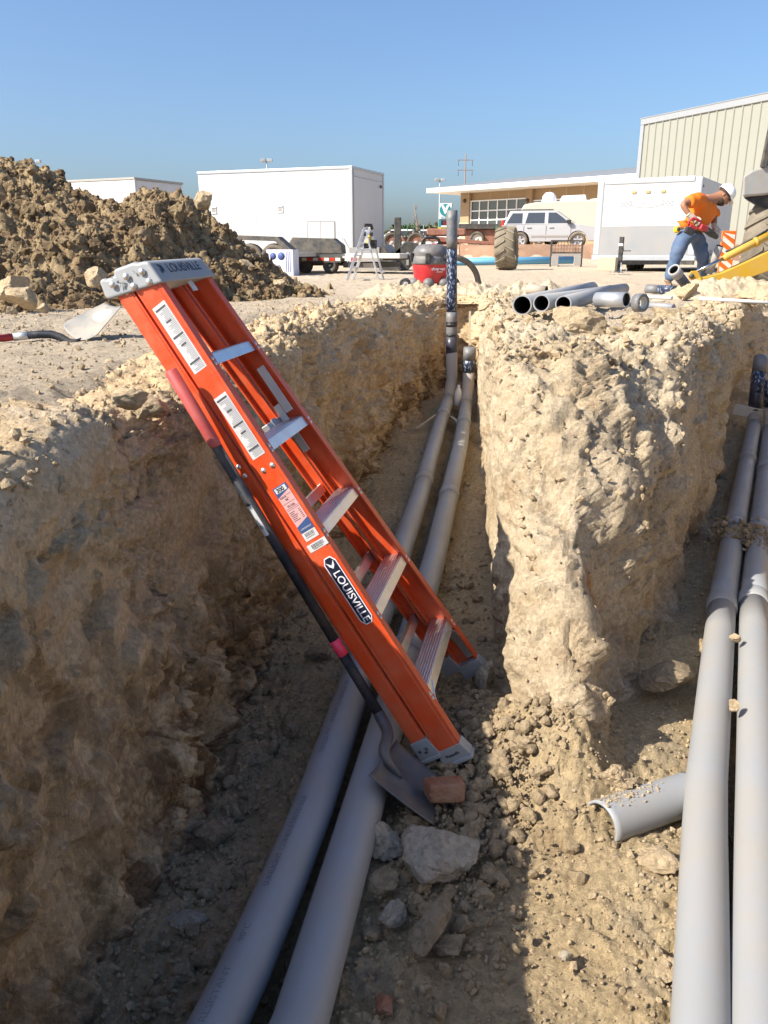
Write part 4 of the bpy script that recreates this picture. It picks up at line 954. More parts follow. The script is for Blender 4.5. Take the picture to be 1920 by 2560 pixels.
b = MB().tube([at(1630, 752, y=5.6), at(1662, 753, y=5.55)], .008, 10); tag(b.build('screwdriver', M['wood'], None), 'small yellowish tool among the rods behind the tape roll', 'tool')
# ------------------------------------------------------------------ shovel lying on the left ground
s2 = empty('shovel', (0, 0, 0), label='shovel with red handle and dusty pale blade lying on the left ground', cat='shovel')
Y2 = 3.75
h0, h1, h2, h3, h4 = at(-160, 862, y=Y2 - .12), at(38, 842, y=Y2), at(72, 838, y=Y2), at(128, 836, y=Y2), at(205, 848, y=Y2 - .02)
MB().tube([h0, h1], .0165, 20).build('handle', M['red_paint'], s2, label='red handle')
MB().tube([h1 - (h2 - h1) * .1, h2], .0182, 20).build('ferrule', M['steel'], s2)
MB().tube([h2, at(100, 836, y=Y2), h3, at(152, 843, y=Y2 - .01), at(172, 855, y=Y2 - .02), at(190, 857, y=Y2 - .03), h4], [.0175, .018, .0185, .018, .017, .016, .008], 20).build('socket', M['shaft'], s2)
c00, c01, c10, c11 = at(150, 812, y=Y2 + .10), at(232, 850, y=Y2 - .07), at(262, 757, y=Y2 + .22), at(303, 766, y=Y2 + .02)
def blade2(u, v):
    p = c00.lerp(c01, v).lerp(c10.lerp(c11, v), u); w = 2 * v - 1
    p += Vector((0, .25, .30)).normalized() * (-.035 * (1 - w * w) * (1 - .5 * u)) + Vector((.5, 0, .5)) * (.012 * (1 - w * w) * max(0, u - .6) / .4)
    p += (c01 - c00) * (-.10 * w * (max(0, .22 - u) / .22) ** 2)
    return p
MB().grid(blade2, 22, 20).build('blade', M['blade_dry'], s2, solid=.003)
MB().grid(lambda u, v: blade2(.50 + .46 * u, .10 + .80 * v) + Vector((-.1, -.5, .45)) * .006 * math.sin(math.pi * u) * math.sin(math.pi * v), 10, 10).build('dust_patch', M['dust'], s2)
# grains lying on the offcut
rs_ = np.random.RandomState(5); n_ = 160; ga = rs_.beta(1.2, 2.2, n_) * .75; gb = np.clip(rs_.normal(.42, .09, n_), .15, .75)
gp_ = np.array([shell(.0655)(a_, b_) for a_, b_ in zip(ga, gb)])
o_ = scatter('offcut_grains', gp_, np.tile([0, 0, 1.], (n_, 1)), np.clip(rs_.lognormal(np.log(.0028), .5, n_), .0012, .008), M['clod'], 56, sub=1, variants=5, emb=0.); tag(o_, 'grains of dirt lying on the half pipe offcut', 'soil', kind='stuff')
# ------------------------------------------------------------------ yard and street behind
M['white_paint'] = mat('white trailer skin', (0.54, 0.545, 0.55), .4, var=.03, scale=2, dirt=.14, dcol=(.5, .44, .36), dscale=2)
M['white_trim'] = mat('bright aluminium trim', (0.42, 0.44, 0.46), .4, metal=.3, var=.05)
M['skin_grey'] = mat('bare aluminium skirt', (0.29, 0.30, 0.31), .45, metal=.2, var=.06, scale=3, dirt=.25, dscale=3)
M['dark_metal'] = mat('dark metal', (0.045, 0.047, 0.05), .5, metal=.3, var=.2, dirt=.5, dcol=(.26, .21, .15), dscale=6, dthr=.5)
M['tyre'] = mat('dusty tyre rubber', (0.035, 0.034, 0.032), .85, var=.2, dirt=.8, dcol=(.24, .20, .145), dscale=3, dthr=.40)
M['tyre_black'] = mat('tyre rubber', (0.025, 0.025, 0.025), .8, dirt=.4, dscale=4)
M['tyre_brown'] = mat('mud coated tyre', (0.17, 0.145, 0.105), .9, var=.2, scale=10, bump=.3, dirt=.7, dcol=(.27, .22, .155), dscale=6, dthr=.45)
M['rust'] = mat('red oxide trailer paint', (0.235, 0.085, 0.055), .7, var=.2, dirt=.6, dcol=(.40, .24, .16), dscale=4, dthr=.45)
M['red_dark'] = mat('dull red paint', (0.26, 0.04, 0.03), .5, var=.15, dirt=.4, dcol=(.4, .22, .15))
M['rim_white'] = mat('pale wheel rim', (0.66, 0.62, 0.56), .5, dirt=.3)
M['silver_car'] = mat('silver car paint', (0.46, 0.46, 0.46), .35, metal=.15, var=.02, coat=.4)
M['car_glass'] = mat('tinted car glass', (0.05, 0.06, 0.07), .08, spec=.8, var=.1)
M['shop_glass'] = mat('shop window glass', (0.045, 0.06, 0.065), .06, spec=.9, var=.3, scale=.6)
M['lamp_red'] = mat('red lamp lens', (0.55, 0.04, 0.025), .3)
M['lamp_amber'] = mat('amber lamp lens', (0.40, 0.32, 0.12), .35)
M['lamp_clear'] = mat('clear lamp lens', (0.52, 0.55, 0.57), .15)
M['stucco'] = mat('tan stucco', (0.36, 0.25, 0.15), .9, var=.08, scale=1.5, bump=.15)
M['stucco_pale'] = mat('cream stucco', (0.5, 0.40, 0.27), .9, var=.06)
M['white'] = mat('white paint', (0.80, 0.80, 0.79), .5, var=.03)
M['cream'] = mat('cream camper shell', (0.52, 0.50, 0.43), .4, var=.04)
M['cladding'] = mat('pale green steel cladding', (0.285, 0.288, 0.245), .5, var=.04, scale=1.2)
M['cladding_trim'] = mat('pale steel trim', (0.29, 0.305, 0.32), .45, var=.04)
M['blue_pipe'] = mat('sky blue pvc', (0.10, 0.36, 0.58), .4, var=.06, dirt=.25)
M['yellow'] = mat('machine yellow', (0.55, 0.32, 0.020), .45, var=.08, dirt=.5, dcol=(.45, .33, .16), dscale=5, dthr=.52)
M['chrome'] = mat('chromed rod', (0.5, 0.52, 0.56), .18, metal=1.0)
M['machine_grey'] = mat('machine grey', (0.32, 0.32, 0.31), .5, dirt=.5, dscale=3)
M['pole_grey'] = mat('grey pole', (0.34, 0.37, 0.40), .6)
M['bark'] = mat('bare bark', (0.22, 0.17, 0.14), .9)
M['leaf'] = mat('tree leaves', (0.055, 0.085, 0.035), .8, var=.4, scale=2)
M['leaf_dry'] = mat('dry tree leaves', (0.13, 0.135, 0.055), .8, var=.35, scale=2)
M['roof_grey'] = mat('slate grey roof edge', (0.12, 0.14, 0.17), .6)
M['teal'] = mat('teal print', (0.02, 0.22, 0.25), .5)
M['sign_yellow'] = mat('yellow sign panel', (0.80, 0.52, 0.02), .5)
M['sign_green'] = mat('dark green sign', (0.02, 0.10, 0.02), .4)
M['orange_sign'] = mat('orange reflective stripe', (0.80, 0.17, 0.02), .45)
M['vac_red'] = mat('red vacuum drum', (0.55, 0.02, 0.032), .35, var=.06, dirt=.15)
M['vac_grey'] = mat('dark grey vacuum lid', (0.12, 0.12, 0.125), .5, dirt=.35, dcol=(.35, .3, .24), dscale=8)
M['hose'] = mat('dusty hose', (0.11, 0.10, 0.085), .7, dirt=.5)
M['box_print'] = mat('printed cardboard', (0.62, 0.63, 0.72), .6)
M['box_blue'] = mat('blue box print', (0.05, 0.08, 0.25), .6)
M['green_paint'] = mat('green post', (0.05, 0.25, 0.08), .5)

GZ = lambda x, y: float(ground_h(np.array(x), np.array(y)))
def wheel(parent, c, r, w, axis, tyre, rim, spokes=0, hub=.5, name='wheel'):
    c = Vector(c); ax = Vector(axis).normalized()
    t = MB().lathe([(r * .62, -w / 2), (r * .9, -w / 2), (r * .985, -w * .36), (r, 0), (r * .985, w * .36), (r * .9, w / 2), (r * .62, w / 2)], c, ax, 32, closed=True)
    wt = t.build(name, tyre, parent)
    b = MB().lathe([(0, w * .30), (r * .16, w * .33), (r * .2, w * .22)] + ([(r * .55, w * .18), (r * .63, w * .42), (r * .66, w * .42)] if not spokes else [(r * .26, w * .06), (r * .52, w * .04), (r * .60, w * .44), (r * .66, w * .44)]), c, ax, 32)
    if spokes:
        ref = Vector((0, 0, 1)); s = ax.cross(ref).normalized()
        for k in range(spokes):
            a = 2 * math.pi * k / spokes + .3; d = s * math.cos(a) + ref * math.sin(a)
            b.bar(c + ax * w * .30 + d * r * .08, c + ax * w * .34 + d * r * .60, r * .20, w * .12, ax)
    b.build('rim', rim, wt)
    return wt

# ---- big white trailer
def box_trailer(name, px, y, rz, L, Wd, H, zb, label, group):
    p = at(px, 640, y=y); t = empty(name, (p.x, p.y, zb), rz, label=label, cat='trailer', group=group)
    MB().box((-L, 0, 0), (0, Wd, H)).build('body', M['white_paint'], t, bevel=.03)
    return t
big = box_trailer('enclosed_trailer', 882, 30.5, R(-21), 6.35, 3.1, 3.02, 1.36, 'huge white box trailer with double side door and grey end, behind the flatbed', 'white enclosed trailers')
L, Wd, H = 6.35, 3.1, 3.02
b = MB().box((-L - .02, -.025, H - .06), (.02, .02, H + .035)); b.box((-.02, .02, H - .06), (.025, Wd + .02, H + .035)); b.box((-.03, .02, H - .30), (.015, Wd, H - .28)); b.build('roof_trim', M['white_trim'], big, bevel=.01)
MB().box((-.10, -.02, 0), (.02, .02, H - .06)).build('corner_post', M['white_trim'], big, bevel=.012)
MB().box((-.02, .021, 0), (.022, .14, H - .06)).build('corner_post', M['skin_grey'], big, bevel=.012)
MB().box((-.02, Wd - .1, 0), (.022, Wd + .02, H - .06)).build('corner_post', M['white_trim'], big, bevel=.012)
MB().box((-.03, .14, 0), (.012, Wd - .1, .34)).build('reflection_band', M['rust'], big)  # brownish reflection on the end wall, painted as a band
for x in (-5.72, -2.88):
    v = MB().box((x - .11, -.03, 1.55), (x + .11, -.001, 1.82)).build('vent', M['white'], big, bevel=.01)
    MB().box((x - .08, -.034, 1.60), (x + .08, -.031, 1.79)).build('opening', M['machine_grey'], v)
    MB().box((x - .09, -.055, 1.76), (x + .09, -.032, 1.79)).build('hood', M['white'], v)
for x0, x1 in ((-1.78, -1.27), (-1.25, -.72)):
    d = MB().box((x0, -.022, -.1), (x1, -.001, 1.22)).build('door', M['white_paint'], big, bevel=.006)
    if x0 < -1.5: pass
    else: MB().box((x0 + .04, -.05, .42), (x0 + .09, -.022, .52)).build('handle', M['machine_grey'], d)
b = MB(); b.box((-1.80, -.03, 1.222), (-.70, -.001, 1.245)); b.box((-1.805, -.028, -.1), (-1.782, -.001, 1.222)); b.box((-1.27, -.027, -.1), (-1.25, -.001, 1.222)); b.box((-.718, -.028, -.1), (-.69, -.001, 1.222)); b.build('door_frame', M['skin_grey'], big)
MB().bar((-.40, -.06, .70), (.05, -.55, -.25), .03, .03).build('prop', M['pole_grey'], big)
MB().box((.023, Wd - .42, H - .52), (.028, Wd - .20, H - .42)).build('plate', M['ink'], big)
for k in range(1, 5): MB().box((-1.95 - k * .98, -.0035, .02), (-1.945 - k * .98, -.0008, H - .07)).build('panel_seam', M['skin_grey'], big)
b = MB().box((-6.0, .3, -.16), (-.1, .4, 0)); b.box((-6.0, Wd - .4, -.16), (-.1, Wd - .3, 0)); b.build('chassis', M['dark_metal'], big)
for x in (-5.0, -4.2):
    for y in (.18, Wd - .18): wheel(big, (x, y, .05), .37, .22, (0, -1 if y < 1 else 1, 0), M['tyre_black'], M['rim_white'])
# ---- small white trailer behind the heap
p = at(335, 440, y=27.5)
sm = empty('enclosed_trailer', (p.x, p.y, 1.5), R(-25), label='white box trailer mostly hidden behind the dirt heap', cat='trailer', group='white enclosed trailers')
H2 = at(335, 447, y=27.5).z - 1.5
MB().box((-5.2, 0, 0), (0, 2.4, H2)).build('body', M['white_paint'], sm, bevel=.05)
b = MB().box((-5.22, -.02, H2 - .02), (.02, .02, H2 + .05)); b.box((-.02, .02, H2 - .02), (.02, 2.42, H2 + .05)); b.build('roof_trim', M['machine_grey'], sm, bevel=.01)
MB().box((-.02, -.02, 0), (.025, .06, H2 - .02)).build('corner_post', M['white_trim'], sm)
for y in (.35, 2.1): MB().box((.0, y, H2 - .26), (.03, y + .10, H2 - .20)).build('marker_lamp', M['lamp_red'], sm)
MB().box((.0, 2.0, H2 - .9), (.05, 2.04, H2 - .6)).build('latch', M['ink'], sm)
for x in (-3.4, -2.6): wheel(sm, (x, .15, -.1), .35, .2, (0, -1, 0), M['tyre_black'], M['rim_white'])

# ---- flatbed trailer in front of the big box
p = at(845, 690, y=20.5); gz0 = GZ(p.x, p.y)
fb = empty('flatbed_trailer', (p.x, p.y, gz0), R(-20), label='low flatbed trailer with black mudguard parked before the big white trailer', cat='trailer')
MB().box((-3.2, 0, .36), (1.6, 1.9, .47)).build('deck', M['board'], fb, bevel=.01)
fr_ = MB().box((-3.2, -.03, .26), (.10, .0, .42)).build('side_rail', M['dark_metal'], fb)
for k in range(7): MB().box((-.95 + k * .15, -.034, .30), (-.82 + k * .15, -.031, .37)).build('reflector', M['lamp_red'] if k % 2 else M['rim_white'], fr_)
pr = [(-1.32, .47), (-1.36, .62), (-1.18, .85), (-.10, .82), (.12, .66), (.14, .47)]
MB().prism(pr, -.06, .22, lambda u, v, t: (u, t, v)).build('mudguard', M['dark_metal'], fb, bevel=.01)
MB().box((.20, -.03, .30), (.36, .0, .38)).build('reflector', M['rim_white'], fb); MB().box((.36, -.03, .30), (.5, .0, .38)).build('reflector', M['lamp_red'], fb)
MB().box((.10, .1, .14), (1.0, 1.8, .26)).build('ramp', M['dark_metal'], fb)
MB().bar((1.0, .5, .36), (2.4, .9, .40), .14, .10).build('tongue', M['dark_metal'], fb)
for x in (-.92, -.22): wheel(fb, (x, .08, .19), .19, .2, (0, -1, 0), M['tyre_black'], M['dark_metal'])
# ---- second low trailer with box sticking out behind the heap
p = at(733, 690, y=19.2)
t2 = empty('utility_trailer', (p.x, p.y, GZ(p.x, p.y)), R(-18), label='black utility trailer half hidden at the right end of the dirt heap', cat='trailer')
b = MB(); pr = [(-1.5, .34), (-1.5, .88), (-.35, .84), (-.02, .58), (0, .0), (-.12, .0), (-.12, .5), (-.40, .74), (-1.45, .78), (-1.45, .34)]
MB().prism(pr, -.05, .25, lambda u, v, t: (u, t, v)).build('mudguard', M['dark_metal'], t2)
for x in (-.48, -1.1): wheel(t2, (x, .1, .36), .34, .2, (0, -1, 0), M['tyre'], M['rim_white'])
MB().box((-2.4, .3, .4), (-.05, 1.8, .5)).build('deck', M['board'], t2)
p = at(703, 690, y=18.8)
bx_ = empty('printed_box', (p.x, p.y, GZ(p.x, p.y)), R(-16), label='white box with blue printing standing by the utility trailer mudguard', cat='box')
MB().box((-.34, 0, 0), (.30, .35, .56)).build('carton', M['box_print'], bx_, bevel=.008)
b = MB()
b.lathe([(.0, .003), (.075, .003), (.075, 0)], (-.18, -.001, .42), (0, -1, 0), 20); b.lathe([(.0, .003), (.085, .003), (.085, 0)], (.02, -.001, .42), (0, -1, 0), 20); b.lathe([(.0, .003), (.05, .003), (.05, 0)], (-.05, -.001, .18), (0, -1, 0), 20)
for k in range(3): b.box((.13 + k * .045, -.004, .08), (.145 + k * .045, -.001, .52))
o_ = b.build('print', M['box_blue'], bx_); o_['kind'] = 'stuff'

# ---- aluminium stepladder
p = at(915, 697, y=16.0); gz0 = GZ(p.x, p.y)
al_ = empty('step_ladder', (p.x, p.y, gz0), R(0), label='small aluminium stepladder with black top standing open before the white trailer', cat='ladder')
hh = at(915, 562, y=16.0).z - gz0
for (yo, sh) in ((0, 0), (.42, .10)):
    MB().bar((-.36 + sh, yo, 0), (-.02 + sh, yo + (.2 - yo) * .35, hh * .96), .035, .05).build('front_rail', M['alu'], al_, bevel=.004)
    MB().bar((.24 + sh, yo, 0), (.0 + sh, yo + (.2 - yo) * .35, hh * .90), .025, .035).build('rear_rail', M['alu'], al_, bevel=.004)
for k in range(3):
    z = .22 + k * .22; x = -.36 + .34 * z / hh
    MB().box((x - .02, .03, z), (x + .10, .42, z + .025)).build('step', M['alu'], al_)
MB().box((-.22, .03, .02), (.40, .05, .03)).build('tie_bar', M['alu'], al_)
MB().box((.27, .02, .14), (.36, .46, .16)).build('rear_bar', M['alu'], al_)
MB().box((-.16, .0, hh * .54), (.16, .40, hh * .57)).build('tray', M['alu'], al_)
b = MB().tube([(-.04, .08, hh * .92), (-.02, .08, hh), (.10, .28, hh), (.12, .28, hh * .92)], .03, 10); b.build('top_handle', M['black'], al_)
for (x, y) in ((-.03, .08), (.10, .3)): MB().box((x - .035, y - .03, hh * .80), (x + .035, y + .03, hh * .87)).build('collar', M['black'], al_)
tl = empty('power_drill', (p.x + .08, p.y + .15, gz0 + hh * .575), label='dark power tool with yellowish bottle sitting on the stepladder tray', cat='tool')
MB().tube([(-.12, 0, .05), (.10, 0, .06)], .05, 10).build('motor', M['black'], tl); MB().box((.02, -.04, .0), (.13, .04, .16)).build('handle', M['black'], tl, bevel=.01)
MB().lathe([(.05, .08), (.05, .18), (.02, .24), (0, .24)], (-.02, .03, .0), (0, 0, 1), 12).build('bottle', M['sign_yellow'], tl)

# ---- skid steer bucket and its hitch
p = at(985, 676, y=23.5); gz0 = GZ(p.x, p.y)
bk = empty('loader_bucket', (p.x, p.y, gz0), R(-12), label='grey steel loader bucket sitting on the dirt left of the red vacuum', cat='bucket')
b = MB(); pr = [(0, 0), (-.62, .02), (-.60, .10), (-.18, .10), (.0, .40), (-.02, .72), (.08, .72), (.22, .30)]
MB().box((-1.3, 0, 0), (-.42, .05, .62)).build('back_plate', M['machine_grey'], bk, bevel=.01)
MB().prism([(-.42, 0), (-.34, .72), (.18, .0)], -.03, .03, lambda u, v, t: (u, t, v)).build('side_plate', M['dark_metal'], bk, label='dark side plate')
MB().prism([(-.42, .04), (-.34, .70), (-.30, .70), (.16, .02)], .03, 1.2, lambda u, v, t: (u, t, v)).build('shell', M['machine_grey'], bk)
p = at(1020, 676, y=23.8)
ht = empty('hydraulic_attachment', (p.x, p.y, GZ(p.x, p.y)), R(0), label='black hydraulic attachment with tall post behind the loader bucket', cat='machine part')
MB().box((-.40, 0, .35), (-.20, .2, 1.42)).build('post', M['dark_metal'], ht, bevel=.02)
MB().prism([(-.4, 0), (-.4, .5), (-.1, .78), (.25, .74), (.5, .5), (.55, .12), (.1, .12), (.0, 0)], 0, .5, lambda u, v, t: (u, t, v)).build('housing', M['dark_metal'], ht, bevel=.03)
for k in range(3): MB().box((-.05 + k * .16, -.04, .14), (.02 + k * .16, 0, .50)).build('rib', M['machine_grey'], ht)
MB().tube([(.38, .1, .58), (.62, .05, .52)], .06, 10).build('red_coupler', M['vac_red'], ht, label='red coupler')

# ---- shop vacuum
p = at(1075, 722, y=12.3); gz0 = at(1075, 725, y=12.3).z
vac = empty('shop_vacuum', (p.x, p.y, gz0), R(0), label='red and grey shop vacuum on castors standing behind the far end of the trench', cat='vacuum')
dr = MB().lathe([(0, .10), (.215, .10), (.232, .12), (.268, .36), (.272, .375), (0, .375)], n=40).build('drum', M['vac_red'], vac)
FMv = frame((.10, -.252, .305), (.92, .38, 0), (0, -.06, 1))
text_mesh('lettering', 'shop·vac', .062, M['white'], dr, FMv @ Matrix.Translation((0, 0, .004)), .001, sx=1.0, bold=.001)
b = MB(FMv @ Matrix.Translation((.02, -.042, .004))).box((-.05, -.004, 0), (.05, .004, .001)); b.build('underline', M['white'], dr)
ld = MB().lathe([(0, .365), (.276, .365), (.280, .39), (.272, .44), (.262, .475), (.252, .48), (.262, .49), (.245, .56), (.20, .62), (.16, .64), (0, .65)], n=40).build('lid', M['vac_grey'], vac)
MB().tube([(-.13, 0, .60), (-.12, 0, .70), (-.07, 0, .735), (.07, 0, .735), (.12, 0, .70), (.14, 0, .60)], .022, 10).build('carry_handle', M['black'], ld)
MB().lathe([(0, .006), (.09, .006), (.10, 0)], (.06, -.17, .585), (.25, -.62, .75), 24).build('badge', M['vac_red'], ld)
FMb = frame((.075, -.178, .590), (.95, .30, 0), (-.1, .55, .65)); b = MB(FMb).box((-.06, -.02, .004), (.06, .02, .006)); b.build('badge_print', M['white'], ld)
b = MB(); b.M = Matrix.Rotation(R(35), 4, 'Z')
MB().box((-.30, -.10, .40), (-.255, -.03, .53)).build('latch', M['black'], vac, bevel=.01); MB().box((-.09, -.305, .37), (-.02, -.265, .52)).build('latch', M['black'], vac, bevel=.01)
MB().tube([(.20, -.17, .46), (.30, -.25, .46)], .045, 14).build('inlet', M['black'], vac)
for (a_) in (200, 262, 320, 40, 130):
    cx, cy = .27 * math.cos(R(a_)), .27 * math.sin(R(a_))
    MB().ball((cx * .93, cy * .93, .10), .085, 14, 8, (1, 1, .95)).build('castor_housing', M['vac_grey'], vac)
    wheel(vac, (cx * 1.08, cy * 1.08, .045), .045, .04, (math.cos(R(a_ + 80)), math.sin(R(a_ + 80)), 0), M['black'], M['machine_grey'])
wheel(vac, (-.37, -.10, .09), .085, .06, (-.35, -1, 0), M['black'], M['machine_grey'], name='rear_wheel')
wheel(vac, (.36, .05, .09), .085, .06, (.6, -1, 0), M['black'], M['machine_grey'], name='rear_wheel')
hs = [(.28, -.24, .46), (.40, -.22, .45), (.55, -.15, .38), (.66, -.10, .25), (.72, -.06, .08), (.80, .0, -.02)]
cc = catmull(np.array([(a, b_, c, 0) for a, b_, c in hs]), 16)[:, :3]
MB().tube([tuple(q) for q in cc], [.040 + .004 * (k % 2) for k in range(len(cc))], 14).build('hose', M['hose'], vac)

# ---- big loose tyre standing up
def lug_tyre(parent, r, w, lugs, tyre, rh=.55, lug_h=.045):
    prof = [(r * rh, -w * .34), (r * .70, -w * .50), (r * .88, -w * .5), (r * .955, -w * .42), (r * .965, 0), (r * .955, w * .42), (r * .88, w * .5), (r * .70, w * .5), (r * rh, w * .34)]
    c = MB().lathe(prof, axis=(0, 1, 0), n=56); c.lathe([(r * rh, w * .34), (r * (rh + .12), w * .30), (r * .9, w * .40), (r * .9, -w * .40), (r * (rh + .12), -w * .30), (r * rh, -w * .34)], axis=(0, 1, 0), n=56)
    tr = c.build('carcass', tyre, parent)
    for k in range(lugs):
        for sg in (-1, 1):
            a0 = 2 * math.pi * (k + (.5 if sg > 0 else 0)) / lugs; da = 1.15 / lugs * 2 * math.pi * .55
            b = MB(); P_ = lambda a, yy, rr: (rr * math.cos(a), yy, rr * math.sin(a))
            wd = 2 * math.pi / lugs * .26
            A = [P_(a0, -sg * w * .03, r * .95), P_(a0 + wd, -sg * w * .03, r * .95), P_(a0 + wd + da, sg * w * .46, r * .94), P_(a0 + da, sg * w * .46, r * .94)]
            B = [P_(a0 + .01, -sg * w * .03, r * .95 + lug_h), P_(a0 + wd - .01, -sg * w * .03, r * .95 + lug_h), P_(a0 + wd + da - .01, sg * w * .485, r * .93 + lug_h), P_(a0 + da + .01, sg * w * .485, r * .93 + lug_h)]
            C_ = [P_(a0 + da, sg * w * .44, r * .92), P_(a0 + wd + da, sg * w * .44, r * .92), P_(a0 + wd + da + .03, sg * w * .49, r * .80), P_(a0 + da + .03, sg * w * .49, r * .80)]
            b.hexa(A, B); b.hexa(C_, [(v[0] * 1.03, v[1] + sg * .022, v[2] * 1.03) for v in C_])
            b.build('tread_lug', tyre, tr)
    return tr
p = at(1264, 673, y=24.5); gz0 = at(1264, 673, y=24.5).z
ty = empty('loose_tyre', (p.x, p.y, gz0), R(74), label='big muddy lugged tyre standing upright on the yard by the blue pipe', cat='tyre')
tt = lug_tyre(ty, .60, .56, 15, M['tyre_brown']); tt.location = (0, 0, .585); tt.rotation_euler = (R(-3), 0, 0)

# ---- blue water main
p0, p1 = at(1135, 654, y=31.0), at(1432, 649, y=31.6)
b = MB().tube([(p0.x - .6, p0.y, at(1135, 655, y=31).z), (p1.x, p1.y, at(1432, 650, y=31.6).z)], .135, 24)
tag(b.build('water_pipe', M['blue_pipe'], None), 'long sky blue plastic pipe lying on the ground before the reddish bank', 'pipe')
# ---- pallet fork frame
p = at(1414, 667, y=29.0); gz0 = at(1414, 667, y=29.0).z
pf_ = empty('pallet_fork_frame', (p.x, p.y, gz0), R(-4), label='black pallet fork frame with wire guard standing right of the loose tyre', cat='fork frame')
hw = .555; Ht = at(1414, 600, y=29.0).z - gz0
for x in (-hw, hw - .06): MB().box((x, 0, 0), (x + .06, .07, Ht)).build('upright', M['dark_metal'], pf_, bevel=.006)
for z in (Ht - .05, .44): MB().box((-hw + .06, .005, z), (hw - .06, .06, z + .05)).build('cross_bar', M['dark_metal'], pf_)
MB().box((-hw + .06, .005, .36), (hw - .06, .10, .43)).build('cross_bar', M['machine_grey'], pf_)
for k in range(9): MB().box((-hw + .16 + k * .10, .025, .49), (-hw + .172 + k * .10, .035, Ht - .05)).build('guard_wire', M['dark_metal'], pf_)
for k in range(3): MB().box((-hw + .06, .02, .58 + k * .11), (hw - .06, .03, .592 + k * .11)).build('guard_wire', M['dark_metal'], pf_)
for x in (-hw + .05, hw - .29):
    MB().box((x, -.05, .05), (x + .24, -.001, .36)).build('mount_plate', M['machine_grey'], pf_, bevel=.01)
MB().box((-.26, -.02, 0), (.26, .05, .06)).build('lower_bar', M['machine_grey'], pf_)

# ---- green post beside the tyre, red survey stake
b = MB().box((-.02, -.02, 0), (.02, .02, 1.15)); o_ = b.build('fence_post', M['green_paint'], None); o_.location = at(1238, 625, y=33.5); o_.location.z = at(1238, 640, y=33.5).z; tag(o_, 'thin green post standing just left of the loose tyre', 'post')
b = MB().box((-.02, -.02, 0), (.02, .02, .65)); o_ = b.build('survey_stake', M['rust'], None); o_.location = at(1148, 660, y=32.0); o_.location.z = at(1148, 650, y=32).z; tag(o_, 'short rusty stake standing by the blue pipe behind the wrapped stub', 'stake')

# ---- silver SUV on the bank
LOT = 1.77
p = at(1372, 617, y=40.0)
suv = empty('parked_car', (p.x, p.y, at(1372, 621, y=40.0).z), R(-14), label='silver five door off-roader parked on the reddish bank, facing right', cat='car', group='parked vehicles')
# local x forward (to the right), y away
def arch(cx, r, n=9): return [(cx + r * math.cos(math.pi * k / n), .33 + r * math.sin(math.pi * k / n)) for k in range(n + 1)]
WB = (-1.30, 1.32); wr = .36
low = [(-2.18, .42), (-2.20, .80), (-2.15, 1.02), (1.05, 1.06), (1.35, 1.04), (1.95, .95), (2.15, .85), (2.22, .55), (2.16, .34)] + arch(WB[1], .44) + [(WB[1] - .46, .30), (WB[0] + .46, .30)] + arch(WB[0], .44) + [(WB[0] - .46, .36)]
MB().prism(low, -.88, .88, lambda u, v, t: (u, t * (1 - .06 * max(0, (v - .6)) - .05 * max(0, abs(u) - 1.8)), v)).build('body', M['silver_car'], suv, bevel=.035, seg=3)
gh = MB(); zt, zb_ = 1.66, 1.03
bq = [(-2.10, -.84, zb_), (1.18, -.84, zb_), (1.18, .84, zb_), (-2.10, .84, zb_)]; tq = [(-1.82, -.66, zt), (.28, -.66, zt), (.28, .66, zt), (-1.82, .66, zt)]
gh.hexa(bq, tq); gh.build('cabin', M['silver_car'], suv, bevel=.05, seg=3)
def side_pt(x, z): k = (z - zb_) / (zt - zb_); return (x, -(.84 - .18 * k) - .004, z)
for pts in ([(-1.97, 1.10), (-1.24, 1.10), (-1.24, 1.55), (-1.70, 1.55)], [(-1.10, 1.10), (-.22, 1.10), (-.22, 1.57), (-.98, 1.57)], [(-.06, 1.10), (.92, 1.10), (.56, 1.38), (.28, 1.57), (-.06, 1.57)]):
    b = MB(); n_ = len(pts); V = [side_pt(*q) for q in pts]; b.add(V + [(v[0], v[1] + .015, v[2]) for v in V], [tuple(range(n_)), tuple(range(n_, 2 * n_))[::-1]] + [(i, (i + 1) % n_, n_ + (i + 1) % n_, n_ + i) for i in range(n_)])
    b.build('window', M['car_glass'], suv)
b = MB(); b.add([(1.14, -.74, zb_ + .06), (1.14, .74, zb_ + .06), (.36, .60, zt - .05), (.36, -.60, zt - .05)], [(0, 1, 2, 3)]); w_ = b.build('windscreen', M['car_glass'], suv, solid=.012)
w_.location = (.012, 0, .018)
b = MB(); b.add([(-2.08, -.7, 1.10), (-2.08, .7, 1.10), (-1.87, .58, 1.56), (-1.87, -.58, 1.56)], [(0, 1, 2, 3)]); w_ = b.build('rear_window', M['car_glass'], suv, solid=.012); w_.location = (-.03, 0, 0)
for x in (-1.17, -.14, .98): MB().box((x - .008, -.889, .40), (x + .008, -.880, 1.02)).build('door_seam', M['ink_grey'], suv)
for x in (-.42, .62): pass
for x in (-1.02, -.0): MB().box((x, -.91, .90), (x + .20, -.87, .95)).build('door_handle', M['silver_car'], suv, bevel=.01)
MB().box((-.80, -.90, .50), (.86, -.872, .58)).build('rub_strip', M['machine_grey'], suv, bevel=.008)
MB().box((.78, -1.05, 1.08), (.98, -.86, 1.24)).build('mirror', M['black'], suv, bevel=.03)
for y in (-.56, .56): MB().box((-1.60, y - .03, zt + .02), (.15, y + .03, zt + .06)).build('roof_rail', M['black'], suv, bevel=.01)
